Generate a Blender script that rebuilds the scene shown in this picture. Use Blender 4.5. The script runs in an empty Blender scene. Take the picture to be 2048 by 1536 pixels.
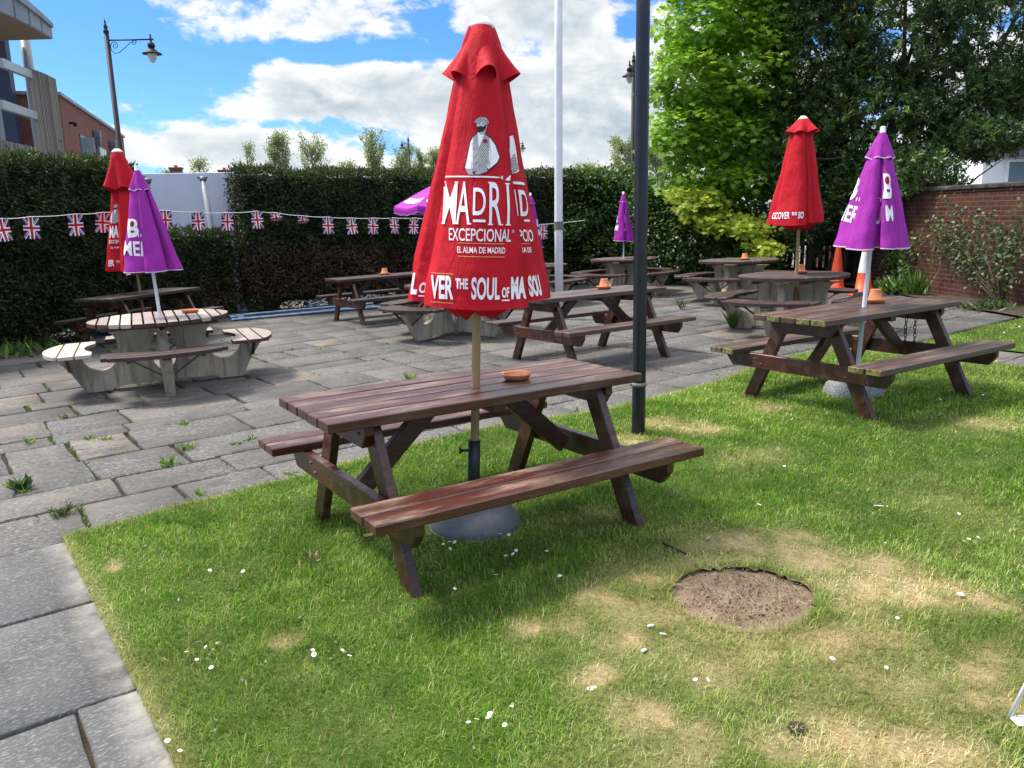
import bpy, bmesh, math, random
import numpy as np
from mathutils import Vector, Matrix
R = math.radians
random.seed(7); rng = np.random.default_rng(11)
scene = bpy.context.scene
COL = scene.collection
PI = math.pi

# ------------------------------------------------------------------ camera
CAM_F, CAM_PITCH, CAM_ROLL, CAM_H = 1592.44, 0.209626, -0.0210049, 1.594
cd = bpy.data.cameras.new('camera'); cam = bpy.data.objects.new('camera', cd); COL.objects.link(cam)
fw = Vector((0, math.cos(CAM_PITCH), -math.sin(CAM_PITCH))); rt = Vector((1, 0, 0)); up = rt.cross(fw)
cr = math.cos(CAM_ROLL)*rt + math.sin(CAM_ROLL)*up; cu = -math.sin(CAM_ROLL)*rt + math.cos(CAM_ROLL)*up
m3 = Matrix((cr, cu, -fw)).transposed()
cam.matrix_world = Matrix.Translation((0, 0, CAM_H)) @ m3.to_4x4()
cd.sensor_fit = 'HORIZONTAL'; cd.sensor_width = 36; cd.lens = CAM_F/2048*36
cd.clip_start = 0.05; cd.clip_end = 2000
scene.camera = cam

# ------------------------------------------------------------------ light and sky
SUN_EL, SUN_AZ = 56.0, -68.0            # azimuth from +Y towards +X: the sun stands left, a little behind the garden
scene.view_settings.view_transform = 'Standard'; scene.view_settings.look = 'None'
scene.view_settings.gamma = 1; scene.view_settings.exposure = 1.38; scene.view_settings.use_curve_mapping = False
sd = bpy.data.lights.new('sun', 'SUN'); sun = bpy.data.objects.new('sun', sd); COL.objects.link(sun)
sd.energy = 2.45; sd.angle = R(13); sd.color = (1.0, 0.94, 0.84)
sdir = Vector((math.sin(R(SUN_AZ))*math.cos(R(SUN_EL)), math.cos(R(SUN_AZ))*math.cos(R(SUN_EL)), math.sin(R(SUN_EL))))
sun.rotation_euler = sdir.to_track_quat('Z', 'Y').to_euler()

class NT:
    """small helper round a node tree"""
    def __init__(s, tree): s.t = tree; s.t.nodes.clear()
    def n(s, typ, ins=None, **kw):
        nd = s.t.nodes.new('ShaderNode'+typ)
        for k, v in kw.items(): setattr(nd, k, v)
        if ins:
            for k, v in ins.items():
                sock = nd.inputs[k]
                if isinstance(v, bpy.types.NodeSocket): s.t.links.new(v, sock)
                else: sock.default_value = v
        return nd
    def m(s, op, a, b=0.0, c=None, clamp=False):
        nd = s.n('Math', {0: a, 1: b}, operation=op, use_clamp=clamp)
        if c is not None:
            if isinstance(c, bpy.types.NodeSocket): s.t.links.new(c, nd.inputs[2])
            else: nd.inputs[2].default_value = c
        return nd.outputs[0]
    def noise(s, vec, scale, detail=4, rough=.55, dist=0.0, dims='3D', out='Fac'):
        return s.n('TexNoise', {'Vector': vec, 'Scale': scale, 'Detail': detail, 'Roughness': rough, 'Distortion': dist}).outputs[out]
    def ramp(s, fac, stops):
        nd = s.n('ValToRGB', {'Fac': fac}); cr_ = nd.color_ramp
        while len(cr_.elements) < len(stops): cr_.elements.new(.5)
        for e, (p, c) in zip(cr_.elements, stops): e.position = p; e.color = (*c, 1) if len(c) == 3 else c
        return nd.outputs[0]
    def mix(s, fac, a, b, mode='MIX'):
        nd = s.n('Mix', data_type='RGBA', blend_type=mode)
        for k, v in ((0, fac), (6, a), (7, b)):
            if isinstance(v, bpy.types.NodeSocket): s.t.links.new(v, nd.inputs[k])
            else: nd.inputs[k].default_value = v if not isinstance(v, tuple) or len(v) == 4 else (*v, 1)
        return nd.outputs[2]
    def mr(s, v, a, b, c=0.0, d=1.0, smooth=False):
        nd = s.n('MapRange', {'Value': v, 'From Min': a, 'From Max': b, 'To Min': c, 'To Max': d})
        if smooth: nd.interpolation_type = 'SMOOTHSTEP'
        return nd.outputs[0]

def build_world():
    w = bpy.data.worlds.new('World'); scene.world = w; w.use_nodes = True
    T = NT(w.node_tree)
    sky = T.n('TexSky', sky_type='NISHITA', sun_disc=False)
    sky.sun_elevation = R(SUN_EL); sky.sun_rotation = R(SUN_AZ); sky.air_density = 1.0; sky.dust_density = .6; sky.ozone_density = 2.0
    hs0 = T.n('HueSaturation', {'Hue': .5, 'Saturation': 1.15, 'Value': 0.073, 'Color': sky.outputs[0]})
    deep = T.n('Mix', {0: 1.0, 6: hs0.outputs[0], 7: (.40, .67, 1.06, 1)}, data_type='RGBA', blend_type='MULTIPLY')
    d = T.n('TexCoord').outputs['Generated']
    xyz = T.n('SeparateXYZ', {0: d}); x, y, z = xyz.outputs
    az = T.m('MULTIPLY', T.m('ARCTAN2', x, y), 180/PI)
    el = T.m('MULTIPLY', T.m('ARCSINE', z), 180/PI)
    def cv(de):
        return T.n('CombineXYZ', {0: T.m('DIVIDE', az, 11.0), 1: T.m('DIVIDE', T.m('ADD', el, de), 6.2), 2: 1.7}).outputs[0]
    wp = T.noise(cv(0), 1.1, 3, .5, out='Color')
    def warp(v): return T.n('VectorMath', {0: v, 1: T.n('VectorMath', {0: wp, 1: (.35, .35, .35)}, operation='MULTIPLY').outputs[0]}, operation='ADD').outputs[0]
    n0 = T.noise(warp(cv(0)), 1.9, 11, .60); n1 = T.noise(warp(cv(.75)), 1.9, 11, .60)
    big = T.noise(cv(3), .8, 3, .5)
    dens = T.m('ADD', T.m('MULTIPLY', T.m('SUBTRACT', n0, .5), 2.5), T.m('MULTIPLY', T.m('SUBTRACT', big, .5), .8))
    # banks of cumulus (positive) and clear gaps (negative): azimuth, elevation, half-widths, weight
    banks = [(-12.5, 12.3, 6.5, 2.1, .55), (-21.5, 12.9, 4.5, 1.5, .40), (-13.5, 8.3, 9.5, 1.9, .62), (-24, 5.0, 9, 2.2, .45), (-14, 4.2, 10, 1.6, .30),
             (4.0, 8.0, 12, 3.6, .72), (9, 3.5, 9, 3.0, .45), (-4.0, 5.5, 6, 2.5, .40), (24, 6, 12, 8, .4), (4.0, 12.8, 6, 1.8, .5), (-40, 10, 9, 6, .3),
             (-23.0, 9.3, 6.5, 2.2, -.75), (-5.4, 12.4, 2.4, 3.0, -.55), (-10, 10.6, 7, .7, -.5), (-27, 12.5, 3.0, 3, -.5), (7.9, 12.2, 1.8, 1.2, -.45), (-16.5, 6.1, 5, .55, -.35),
             (-6.8, 4.7, 2.0, .9, -.5), (-24.5, 2.9, 4.5, .7, -.5), (0, 60, 400, 30, .22), (0, 27, 55, 9, .55)]  # closing entries: unseen clouds above the frame, added for fill and whiter reflections
    for a0, e0, wa, we, k in banks:
        q = T.m('ADD', T.m('POWER', T.m('ABSOLUTE', T.m('DIVIDE', T.m('SUBTRACT', az, a0), wa)), 2.0), T.m('POWER', T.m('ABSOLUTE', T.m('DIVIDE', T.m('SUBTRACT', el, e0), we)), 2.0))
        g = T.m('POWER', 2.718, T.m('MULTIPLY', q, -1.0))
        dens = T.m('ADD', dens, T.m('MULTIPLY', g, k))
    cover = T.mr(dens, .02, .34, 0, 1, True)
    relief = T.m('SUBTRACT', n0, n1)
    thick = T.mr(dens, .18, .85, 0, 1, True)
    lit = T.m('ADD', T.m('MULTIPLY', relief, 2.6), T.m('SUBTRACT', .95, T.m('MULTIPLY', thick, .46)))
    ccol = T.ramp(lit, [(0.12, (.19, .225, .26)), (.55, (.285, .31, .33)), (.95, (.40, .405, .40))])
    fill_gain = T.mr(el, 16, 48, 1.0, 3.7, True)  # brightens clouds above the frame only, added as fill to soften shadows
    ccol = T.n('VectorMath', {0: ccol, 3: fill_gain}, operation='SCALE').outputs[0]
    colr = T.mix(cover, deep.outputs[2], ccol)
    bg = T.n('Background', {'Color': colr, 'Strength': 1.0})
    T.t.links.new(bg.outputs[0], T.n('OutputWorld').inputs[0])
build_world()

# ------------------------------------------------------------------ places
GA, GB = .0219244, -.00825082
def gz(x, y):
    """height of the ground: the garden falls gently to the left"""
    x = np.clip(x, -10, 10); y = np.clip(y, -3, 22)
    return GA*x + GB*(y-4)
LO = np.array([-2.4, 4.02]); LA = R(36)
LU = np.array([math.cos(LA), math.sin(LA)]); LV = np.array([-math.sin(LA), math.cos(LA)])
def uv2w(u, v): return LO[0]+LU[0]*u+LV[0]*v, LO[1]+LU[1]*u+LV[1]*v
def w2uv(x, y): return (x-LO[0])*LU[0]+(y-LO[1])*LU[1], (x-LO[0])*LV[0]+(y-LO[1])*LV[1]
def front(x, y): return -math.atan2(x, y)

# ------------------------------------------------------------------ object helpers
def tag(o, label=None, cat=None, group=None, kind=None):
    if label: o['label'] = label
    if cat: o['category'] = cat
    if group: o['group'] = group
    if kind: o['kind'] = kind
    return o
def empty(name, loc=(0, 0, 0), rz=0.0, label=None, cat=None, group=None, mat=None):
    o = bpy.data.objects.new(name, None); COL.objects.link(o); o.empty_display_size = .1
    if mat is not None: o.matrix_world = mat
    else: o.location = loc; o.rotation_euler = (0, 0, rz)
    return tag(o, label, cat, group)
def link(name, me, mats, parent=None, smooth=False):
    o = bpy.data.objects.new(name, me); COL.objects.link(o)
    for m in (mats if isinstance(mats, (list, tuple)) else [mats]): me.materials.append(m)
    if parent: o.parent = parent
    if smooth: me.polygons.foreach_set('use_smooth', np.ones(len(me.polygons), bool))
    return o
def copy_tree(o, parent=None):
    c = o.copy(); COL.objects.link(c); c.parent = parent
    for ch in list(o.children): copy_tree(ch, c)
    return c

class MB:
    """collects pieces into one bmesh"""
    def __init__(s): s.bm = bmesh.new()
    def box(s, c, size, rot=None, bevel=0.0, mi=0, M=None, seg=1):
        r = bmesh.ops.create_cube(s.bm, size=1.0); vs = r['verts']
        bmesh.ops.scale(s.bm, vec=size, verts=vs)
        fs = set(f for v in vs for f in v.link_faces)
        for f in fs: f.material_index = mi
        if bevel:
            es = list(set(e for v in vs for e in v.link_edges))
            rb = bmesh.ops.bevel(s.bm, geom=es, offset=bevel, segments=seg, affect='EDGES', profile=.5, clamp_overlap=True)
            vs = list(set(vs_ for f in rb['faces'] for vs_ in f.verts) | set(v for v in vs if v.is_valid))
            for f in rb['faces']: f.material_index = mi
        X = Matrix.Translation(c)
        if rot is not None: X = X @ rot.to_4x4()
        if M is not None: X = M @ X
        bmesh.ops.transform(s.bm, matrix=X, verts=vs)
        return vs
    def prism(s, pts, thick, M, mi=0, bevel=0.0):
        """closed 2D outline in local XY, extruded +-thick/2 along local Z, placed by M"""
        bm = s.bm
        a = [bm.verts.new(M @ Vector((p[0], p[1], -thick/2))) for p in pts]; b = [bm.verts.new(M @ Vector((p[0], p[1], thick/2))) for p in pts]
        n = len(pts); fs = [bm.faces.new(a[::-1]), bm.faces.new(b)]
        side = [bm.faces.new((a[i], a[(i+1) % n], b[(i+1) % n], b[i])) for i in range(n)]
        for f in fs+side: f.material_index = mi
        if bevel:
            es = list(set(fs[0].edges) | set(fs[1].edges))
            rb = bmesh.ops.bevel(bm, geom=es, offset=bevel, segments=1, affect='EDGES', clamp_overlap=True)
            for f in rb['faces']: f.material_index = mi
        return fs+side
    def tube(s, pts, rad, n=8, mi=0, cap=True):
        pts = [Vector(p) for p in pts]; bm = s.bm; rings = []
        rr = rad if isinstance(rad, (list, tuple)) else [rad]*len(pts)
        ref = None
        for i, p in enumerate(pts):
            t = (pts[min(i+1, len(pts)-1)]-pts[max(i-1, 0)]).normalized()
            if ref is None: ref = Vector((1, 0, 0)) if abs(t.x) < .8 else Vector((0, 1, 0))
            a = (ref - t*ref.dot(t)).normalized(); b = t.cross(a); ref = a
            rings.append([bm.verts.new(p + rr[i]*(math.cos(2*PI*k/n)*a + math.sin(2*PI*k/n)*b)) for k in range(n)])
        for A, B in zip(rings, rings[1:]):
            for k in range(n):
                f = bm.faces.new((A[k], A[(k+1) % n], B[(k+1) % n], B[k])); f.smooth = True; f.material_index = mi
        if cap:
            bm.faces.new(rings[0][::-1]).material_index = mi; bm.faces.new(rings[-1]).material_index = mi
        return rings
    def lathe(s, prof, n=24, M=None, mi=0, smooth=True):
        bm = s.bm; rings = []
        M = M or Matrix()
        for r, z in prof:
            if r < 1e-5: rings.append([bm.verts.new(M @ Vector((0, 0, z)))])
            else: rings.append([bm.verts.new(M @ Vector((r*math.cos(2*PI*k/n), r*math.sin(2*PI*k/n), z))) for k in range(n)])
        for A, B in zip(rings, rings[1:]):
            for k in range(n):
                k2 = (k+1) % n
                q = [A[k % len(A)], A[k2 % len(A)], B[k2 % len(B)], B[k % len(B)]]
                q2 = []
                for v in q:
                    if v not in q2: q2.append(v)
                if len(q2) > 2:
                    f = bm.faces.new(q2); f.smooth = smooth; f.material_index = mi
        return rings
    def quad(s, pts, mi=0):
        f = s.bm.faces.new([s.bm.verts.new(p) for p in pts]); f.material_index = mi; return f
    def build(s, name, mats, parent=None, smooth=False, recalc=True):
        if recalc: bmesh.ops.recalc_face_normals(s.bm, faces=s.bm.faces)
        me = bpy.data.meshes.new(name); s.bm.to_mesh(me); s.bm.free()
        return link(name, me, mats, parent, smooth)

def np_mesh(name, verts, loops, starts, mats, parent=None, attrs=None, mi=None, smooth=False):
    me = bpy.data.meshes.new(name)
    verts = np.ascontiguousarray(verts, np.float32); loops = np.ascontiguousarray(loops, np.int32); starts = np.ascontiguousarray(starts, np.int32)
    me.vertices.add(len(verts)); me.vertices.foreach_set('co', verts.ravel())
    me.loops.add(len(loops)); me.loops.foreach_set('vertex_index', loops)
    me.polygons.add(len(starts)); me.polygons.foreach_set('loop_start', starts)
    if mi is not None: me.polygons.foreach_set('material_index', np.ascontiguousarray(mi, np.int32))
    me.update(calc_edges=True)
    for k, v in (attrs or {}).items():
        a = me.attributes.new(k, 'FLOAT', 'POINT'); a.data.foreach_set('value', np.ascontiguousarray(v, np.float32))
    return link(name, me, mats, parent, smooth)

def vnoise(x, y, s, seed=0):
    """smooth 2D value noise in numpy"""
    g = np.random.default_rng(seed).random((128, 128)); x = np.asarray(x)*s+1000; y = np.asarray(y)*s+1000
    i = np.floor(x).astype(int); j = np.floor(y).astype(int); a = x-i; b = y-j; a = a*a*(3-2*a); b = b*b*(3-2*b)
    h = lambda p, q: g[p % 128, q % 128]
    return (h(i, j)*(1-a)+h(i+1, j)*a)*(1-b)+(h(i, j+1)*(1-a)+h(i+1, j+1)*a)*b

RHOMB = np.array([(0, 0), (-.5, .45), (0, 1), (.5, .45)])
OVAL = np.array([(0, 0), (-.36, .2), (-.5, .5), (-.3, .8), (0, 1), (.3, .8), (.5, .5), (.36, .2)])
MAPLE = np.array([(0, 0), (-.32, .10), (-.62, .28), (-.38, .42), (-.58, .78), (-.2, .66), (0, 1.05), (.2, .66), (.58, .78), (.38, .42), (.62, .28), (.32, .10)])
def leaf_arrays(P, tip, nrm, length, width, shape=RHOMB, fold=.0):
    """arrays for N leaves: base points P, tip directions, face normals"""
    N = len(P); K = len(shape)
    t = tip/np.linalg.norm(tip, axis=1, keepdims=True)
    s = np.cross(t, nrm); s /= np.linalg.norm(s, axis=1, keepdims=True)+1e-9
    n = np.cross(s, t)
    L = np.broadcast_to(np.asarray(length, float), (N,)); W = np.broadcast_to(np.asarray(width, float), (N,))
    V = P[:, None, :] + t[:, None, :]*(shape[None, :, 1]*L[:, None])[..., None] + s[:, None, :]*(shape[None, :, 0]*W[:, None])[..., None]
    if fold: V = V + n[:, None, :]*(np.abs(shape[None, :, 0])*W[:, None]*fold - (shape[None, :, 1]**2)*L[:, None]*fold*.6)[..., None]
    return V.reshape(-1, 3)
def leaves(name, P, tip, nrm, length, width, mats, parent=None, shape=RHOMB, fold=.0, attrs=None):
    V = leaf_arrays(P, tip, nrm, length, width, shape, fold); N = len(P); K = len(shape)
    at = {k: np.repeat(v, K) for k, v in (attrs or {}).items()}
    return np_mesh(name, V, np.arange(N*K), np.arange(N)*K, mats, parent, at)
def rdir(n):
    v = rng.normal(size=(n, 3)); return v/np.linalg.norm(v, axis=1, keepdims=True)

# ------------------------------------------------------------------ materials
MATS = {}
def new_mat(name):
    m = bpy.data.materials.new(name); m.use_nodes = True; T = NT(m.node_tree); MATS[name] = m
    return m, T
def out(T, sh, disp=None): T.t.links.new(sh, T.n('OutputMaterial').inputs[0])
def bump(T, h, dist=.01, strength=.6): return T.n('Bump', {'Height': h, 'Distance': dist, 'Strength': strength}).outputs[0]
def principled(T, col, rough=.6, nrm=None, spec=.5, metal=0.0, **kw):
    ins = {'Base Color': col if isinstance(col, bpy.types.NodeSocket) else (*col, 1), 'Roughness': rough, 'Specular IOR Level': spec, 'Metallic': metal}
    if nrm is not None: ins['Normal'] = nrm
    ins.update(kw)
    return T.n('BsdfPrincipled', ins).outputs[0]
def plain(name, col, rough=.6, spec=.4, metal=0.0, var=.12, scale=18, bmp=.0):
    m, T = new_mat(name)
    o = T.n('TexCoord').outputs['Object']; n = T.noise(o, scale, 5)
    c = T.mix(T.mr(n, .35, .7), tuple(v*(1-var) for v in col), tuple(min(1, v*(1+var)) for v in col))
    nr = bump(T, n, .01, bmp) if bmp else None
    out(T, principled(T, c, rough, nr, spec, metal)); return m
def wood(name, dark, light, worn, rough=.45, wear=.5, axis=(1.2, 22, 22), pale=None, pale_amt=0.0, spec=.5, side=None):
    """stained timber: grain along local x, worn patches, every board its own tone"""
    m, T = new_mat(name)
    o = T.n('TexCoord').outputs['Object']; isl = T.n('NewGeometry').outputs['Random Per Island']
    sh = T.n('VectorMath', {0: o, 1: T.n('CombineXYZ', {0: T.m('MULTIPLY', isl, 37.0), 1: T.m('MULTIPLY', isl, 11.0), 2: 0.0}).outputs[0]}, operation='ADD').outputs[0]
    st = T.n('VectorMath', {0: sh, 1: axis}, operation='MULTIPLY').outputs[0]
    g = T.noise(st, 2.2, 8, .65, .6); fine = T.noise(st, 9, 4, .7)
    c = T.mix(T.mr(g, .3, .72), dark, light)
    c = T.mix(T.m('MULTIPLY', T.mr(isl, 0, 1), .45), c, tuple(v*.55 for v in dark))
    wn = T.noise(T.n('VectorMath', {0: sh, 1: (.7, 3, 3)}, operation='MULTIPLY').outputs[0], 3.1, 7, .62)
    up_ = T.mr(T.n('SeparateXYZ', {0: T.n('NewGeometry').outputs['Normal']}).outputs[2], .6, .9, .35, 1.0)
    wmask = T.m('MULTIPLY', up_, T.m('MULTIPLY', T.mr(wn, .47, .64), T.mr(fine, .38, .58)))
    c = T.mix(T.m('MULTIPLY', wmask, wear), c, worn)
    if pale:
        c = T.mix(T.m('MULTIPLY', T.m('GREATER_THAN', isl, 1-pale_amt), .92), c, pale)
    if side: c = T.mix(T.mr(T.n('SeparateXYZ', {0: T.n('NewGeometry').outputs['Normal']}).outputs[2], .5, .8), side, c)   # the boards' edges keep their old stain, the tops have bleached
    rg = T.mr(wn, .3, .7, rough*.75, min(1, rough*1.35))
    h = T.m('ADD', T.m('MULTIPLY', g, .7), T.m('MULTIPLY', fine, .35))
    out(T, principled(T, c, rg, bump(T, h, .004, .55), spec)); return m
wood('stain_wood', (.036, .0095, .0055), (.098, .024, .012), (.34, .235, .17), .33, .75, spec=.55)
wood('weathered_wood', (.056, .031, .025), (.105, .060, .048), (.22, .17, .14), .36, .55, spec=.6)
wood('dark_wood', (.034, .017, .015), (.064, .034, .029), (.15, .115, .095), .50, .45)
wood('mauve_wood', (.20, .150, .130), (.34, .275, .235), (.46, .40, .34), .55, .6, side=(.055, .020, .016))
wood('pale_wood', (.38, .335, .25), (.52, .47, .37), (.70, .66, .55), .55, .5)
wood('bamboo_pole', (.42, .25, .10), (.58, .38, .17), (.26, .15, .07), .5, .6, axis=(14, 14, 1.6))
def mossy():
    m, T = new_mat('mossy_end')
    o = T.n('TexCoord').outputs['Object']; n = T.noise(o, 16, 5, .6); f = T.noise(o, 55, 4)
    c = T.mix(T.mr(n, .40, .55), (.07, .045, .028), (.22, .22, .045)); c = T.mix(T.mr(f, .45, .65), c, (.05, .04, .02))
    out(T, principled(T, c, .85, bump(T, f, .004, .6)))
mossy()
def concrete():
    m, T = new_mat('cast_concrete')
    o = T.n('TexCoord').outputs['Object']
    n = T.noise(o, 5, 6, .6); f = T.noise(o, 70, 4, .7); st = T.noise(T.n('VectorMath', {0: o, 1: (9, 9, .9)}, operation='MULTIPLY').outputs[0], 1.6, 5, .6)
    c = T.mix(T.mr(n, .3, .7), (.37, .315, .225), (.52, .455, .335)); c = T.mix(T.m('MULTIPLY', T.mr(st, .5, .66), .7), c, (.15, .12, .07))
    c = T.mix(T.m('MULTIPLY', T.mr(f, .55, .75), .4), c, (.16, .15, .125))
    out(T, principled(T, c, .85, bump(T, f, .004, .5), .3))
concrete()
def slab_stone():
    m, T = new_mat('riven_stone')
    o = T.n('TexCoord').outputs['Object']
    rot = T.n('Mapping', {'Vector': o, 'Rotation': (0, 0, -LA)}).outputs[0]
    st = T.n('VectorMath', {0: rot, 1: (1, 3.2, 1)}, operation='MULTIPLY').outputs[0]
    a = T.n('Attribute', attribute_name='tone').outputs['Fac']; b = T.n('Attribute', attribute_name='pink').outputs['Fac']
    n = T.noise(st, 3.2, 7, .62, .8); f = T.noise(st, 26, 5, .7, .5); sp = T.noise(st, 30, 4, .65)
    c = T.mix(T.mr(n, .3, .7), (.030, .029, .028), (.080, .076, .072))
    c = T.mix(T.m('MULTIPLY', T.mr(a, 0, 1), .45), c, (.105, .096, .085))
    pk = T.m('MULTIPLY', b, T.mr(T.noise(st, 1.7, 5, .6, 1.0), .34, .56))
    pk = T.m('MAXIMUM', pk, T.m('MULTIPLY', T.mr(T.noise(rot, .55, 4, .6), .54, .70), .6))     # warm sandstone showing in broad worn areas
    c = T.mix(pk, c, (.165, .13, .104))
    lich = T.m('MULTIPLY', T.mr(sp, .52, .59), T.mr(T.noise(rot, 1.5, 4, .6), .32, .56))
    c = T.mix(T.m('MULTIPLY', lich, .62), c, (.27, .265, .25))
    c = T.mix(T.m('MULTIPLY', T.mr(f, .58, .75), .4), c, (.06, .058, .055))
    h = T.m('ADD', T.m('MULTIPLY', n, 1.0), T.m('MULTIPLY', f, .45))
    out(T, principled(T, c, .78, bump(T, h, .012, .75), .35))
slab_stone()
def path_conc():
    m, T = new_mat('path_slab')
    o = T.n('TexCoord').outputs['Object']
    rot = T.n('Mapping', {'Vector': o, 'Rotation': (0, 0, -LA)}).outputs[0]
    st = T.n('VectorMath', {0: rot, 1: (1, 2.2, 1)}, operation='MULTIPLY').outputs[0]
    n = T.noise(rot, 2.5, 6, .6); f = T.noise(st, 90, 4, .75); sp = T.noise(st, 48, 5, .68, .2)
    e = T.mr(T.n('SeparateXYZ', {0: rot}).outputs[0], .4213-.15, .4213-.005)
    c = T.mix(T.mr(n, .3, .7), (.050, .0495, .048), (.105, .103, .100))
    c = T.mix(T.m('MULTIPLY', T.mr(sp, .52, .62), .55), c, (.26, .26, .25))
    c = T.mix(T.m('MULTIPLY', T.mr(f, .55, .72), .5), c, (.045, .045, .047))
    ee = T.m('MULTIPLY', e, T.mr(T.noise(rot, 9, 5, .6), .30, .62))
    c = T.mix(ee, c, (.34, .31, .27))
    out(T, principled(T, c, .8, bump(T, f, .004, .6), .35))
path_conc()
def soil(name, a, b, dist=.02):
    m, T = new_mat(name)
    o = T.n('TexCoord').outputs['Object']; n = T.noise(o, 9, 7, .65); f = T.noise(o, 60, 5, .7)
    c = T.mix(T.mr(n, .35, .68), a, b); c = T.mix(T.m('MULTIPLY', T.mr(f, .55, .72), .55), c, tuple(v*.4 for v in a))
    h = T.m('ADD', n, T.m('MULTIPLY', f, .4)); out(T, principled(T, c, .95, bump(T, h, dist, .9), .15)); return m
soil('joint_soil', (.022, .017, .012), (.06, .046, .032)); soil('bare_soil', (.15, .104, .070), (.235, .170, .118)); soil('bed_soil', (.045, .032, .025), (.10, .075, .055)); soil('far_ground', (.16, .155, .14), (.26, .25, .23))
def lawn_mat():
    m, T = new_mat('turf')
    o = T.n('TexCoord').outputs['Object']; d = T.n('Attribute', attribute_name='dry').outputs['Fac']; n = T.noise(o, 45, 5, .7)
    g = T.mix(T.mr(n, .3, .7), (.028, .052, .008), (.075, .115, .018)); s = T.mix(T.mr(n, .3, .7), (.20, .15, .075), (.40, .31, .165))
    out(T, principled(T, T.mix(d, g, s), .95, bump(T, n, .02, .8), .15))
lawn_mat()
def foliage(name, stops, trans=.35, rough=.55, tcol=None, attr='rnd', spec=.3, second=None):
    m, T = new_mat(name)
    a = T.n('Attribute', attribute_name=attr).outputs['Fac']
    c = T.ramp(a, stops)
    if second:
        d = T.n('Attribute', attribute_name='dry').outputs['Fac']; c = T.mix(d, c, T.ramp(a, second))
    p = principled(T, c, rough, None, spec)
    if trans:
        t = T.n('BsdfTranslucent', {'Color': T.mix(1.0, c, tcol or (1.5, 1.6, .7), 'MULTIPLY')}).outputs[0]
        p = T.n('MixShader', {0: trans, 1: p, 2: t}).outputs[0]
    out(T, p)
foliage('grass_blades', [(0, (.058, .135, .010)), (.5, (.128, .262, .017)), (1, (.26, .37, .065))], .30, .6, second=[(0, (.30, .25, .085)), (.5, (.48, .39, .18)), (1, (.66, .57, .34))])
foliage('hedge_leaves', [(0, (.010, .020, .006)), (.6, (.026, .045, .012)), (1, (.060, .085, .018))], .15, .6, second=[(0, (.045, .020, .013)), (.5, (.085, .042, .028)), (1, (.16, .09, .06))])
foliage('maple_leaves', [(0, (.080, .175, .010)), (.5, (.20, .35, .028)), (1, (.38, .52, .085))], .55, .5, second=[(0, (.22, .28, .03)), (1, (.58, .58, .10))])
foliage('laurel_leaves', [(0, (.016, .036, .008)), (.6, (.052, .098, .020)), (.93, (.105, .17, .032)), (1, (.21, .30, .06))], .22, .4, spec=.5)
foliage('shrub_leaves', [(0, (.030, .068, .014)), (.6, (.085, .16, .030)), (1, (.18, .27, .07))], .25, .45, spec=.5)
foliage('rose_leaves', [(0, (.030, .055, .020)), (.6, (.075, .12, .045)), (1, (.17, .22, .10))], .2, .5)
foliage('poplar_leaves', [(0, (.12, .15, .07)), (.6, (.22, .26, .13)), (1, (.38, .42, .27))], .35, .6)
foliage('weed_leaves', [(0, (.05, .11, .012)), (.6, (.11, .20, .025)), (1, (.21, .31, .06))], .3, .55)
plain('bark', (.085, .062, .045), .9, .2, bmp=.5); plain('pale_bark', (.24, .22, .18), .9, .2)
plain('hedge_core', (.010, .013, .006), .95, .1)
def fabric(name, col, dark=.82):
    m, T = new_mat(name)
    o = T.n('TexCoord').outputs['Object']; n = T.noise(o, 5, 5, .6); f = T.noise(o, 420, 2)
    c = T.mix(T.mr(n, .3, .7), tuple(v*dark for v in col), col)
    p = principled(T, c, .75, bump(T, T.m('ADD', T.m('MULTIPLY', n, 2.0), T.m('ADD', T.m('MULTIPLY', T.noise(T.n('VectorMath', {0: o, 1: (9, 9, 2.2)}, operation='MULTIPLY').outputs[0], 1.6, 6, .6, 1.2), 2.4), T.m('MULTIPLY', f, .03))), .018, .32), .25, 0.0, **{'Sheen Weight': .0})
    t = T.n('BsdfTranslucent', {'Color': (*col, 1)}).outputs[0]
    out(T, T.n('MixShader', {0: .07, 1: p, 2: t}).outputs[0]); return m
fabric('red_canvas', (.50, .0035, .014), .86); fabric('purple_canvas', (.34, .024, .33), .86); fabric('pale_trim', (.62, .48, .66))
plain('print_white', (.78, .75, .76), .7, .2, var=.04); plain('print_grey', (.34, .34, .35), .7, .2, var=.06); plain('print_black', (.022, .022, .026), .7, .2); plain('print_gold', (.62, .28, .10), .7, .2); plain('print_skin', (.56, .55, .55), .7, .2); plain('print_dark_red', (.25, .006, .015), .7, .2)
def check_print():
    m, T = new_mat('print_check')
    o = T.n('TexCoord').outputs['Object']; ch = T.n('TexChecker', {'Vector': o, 'Scale': 230, 'Color1': (.06, .06, .065, 1), 'Color2': (.55, .55, .55, 1)}).outputs[0]
    out(T, principled(T, ch, .7, None, .2))
check_print()
plain('cap_white', (.70, .70, .64), .5, .4, var=.08); plain('white_metal', (.74, .77, .76), .35, .5, var=.05); plain('pole_white', (.72, .73, .72), .4, .5, var=.08, scale=6)
plain('black_paint', (.012, .013, .017), .32, .5, var=.3, scale=9); plain('dark_green_steel', (.010, .020, .017), .45, .5)
plain('zinc_dome', (.125, .130, .140), .5, .5, .4, .14, 60, .0); plain('granite', (.20, .205, .215), .8, .3, var=.5, scale=70, bmp=.4)
plain('terracotta', (.52, .185, .085), .75, .25, var=.18, scale=14); plain('terracotta_ash', (.22, .13, .10), .9, .2, var=.3)
plain('cone_orange', (.72, .085, .025), .5, .4, var=.15, scale=5); plain('cone_white', (.75, .74, .72), .5, .4); plain('scaffold_steel', (.20, .27, .36), .38, .5, .7, .3, 8)
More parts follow.
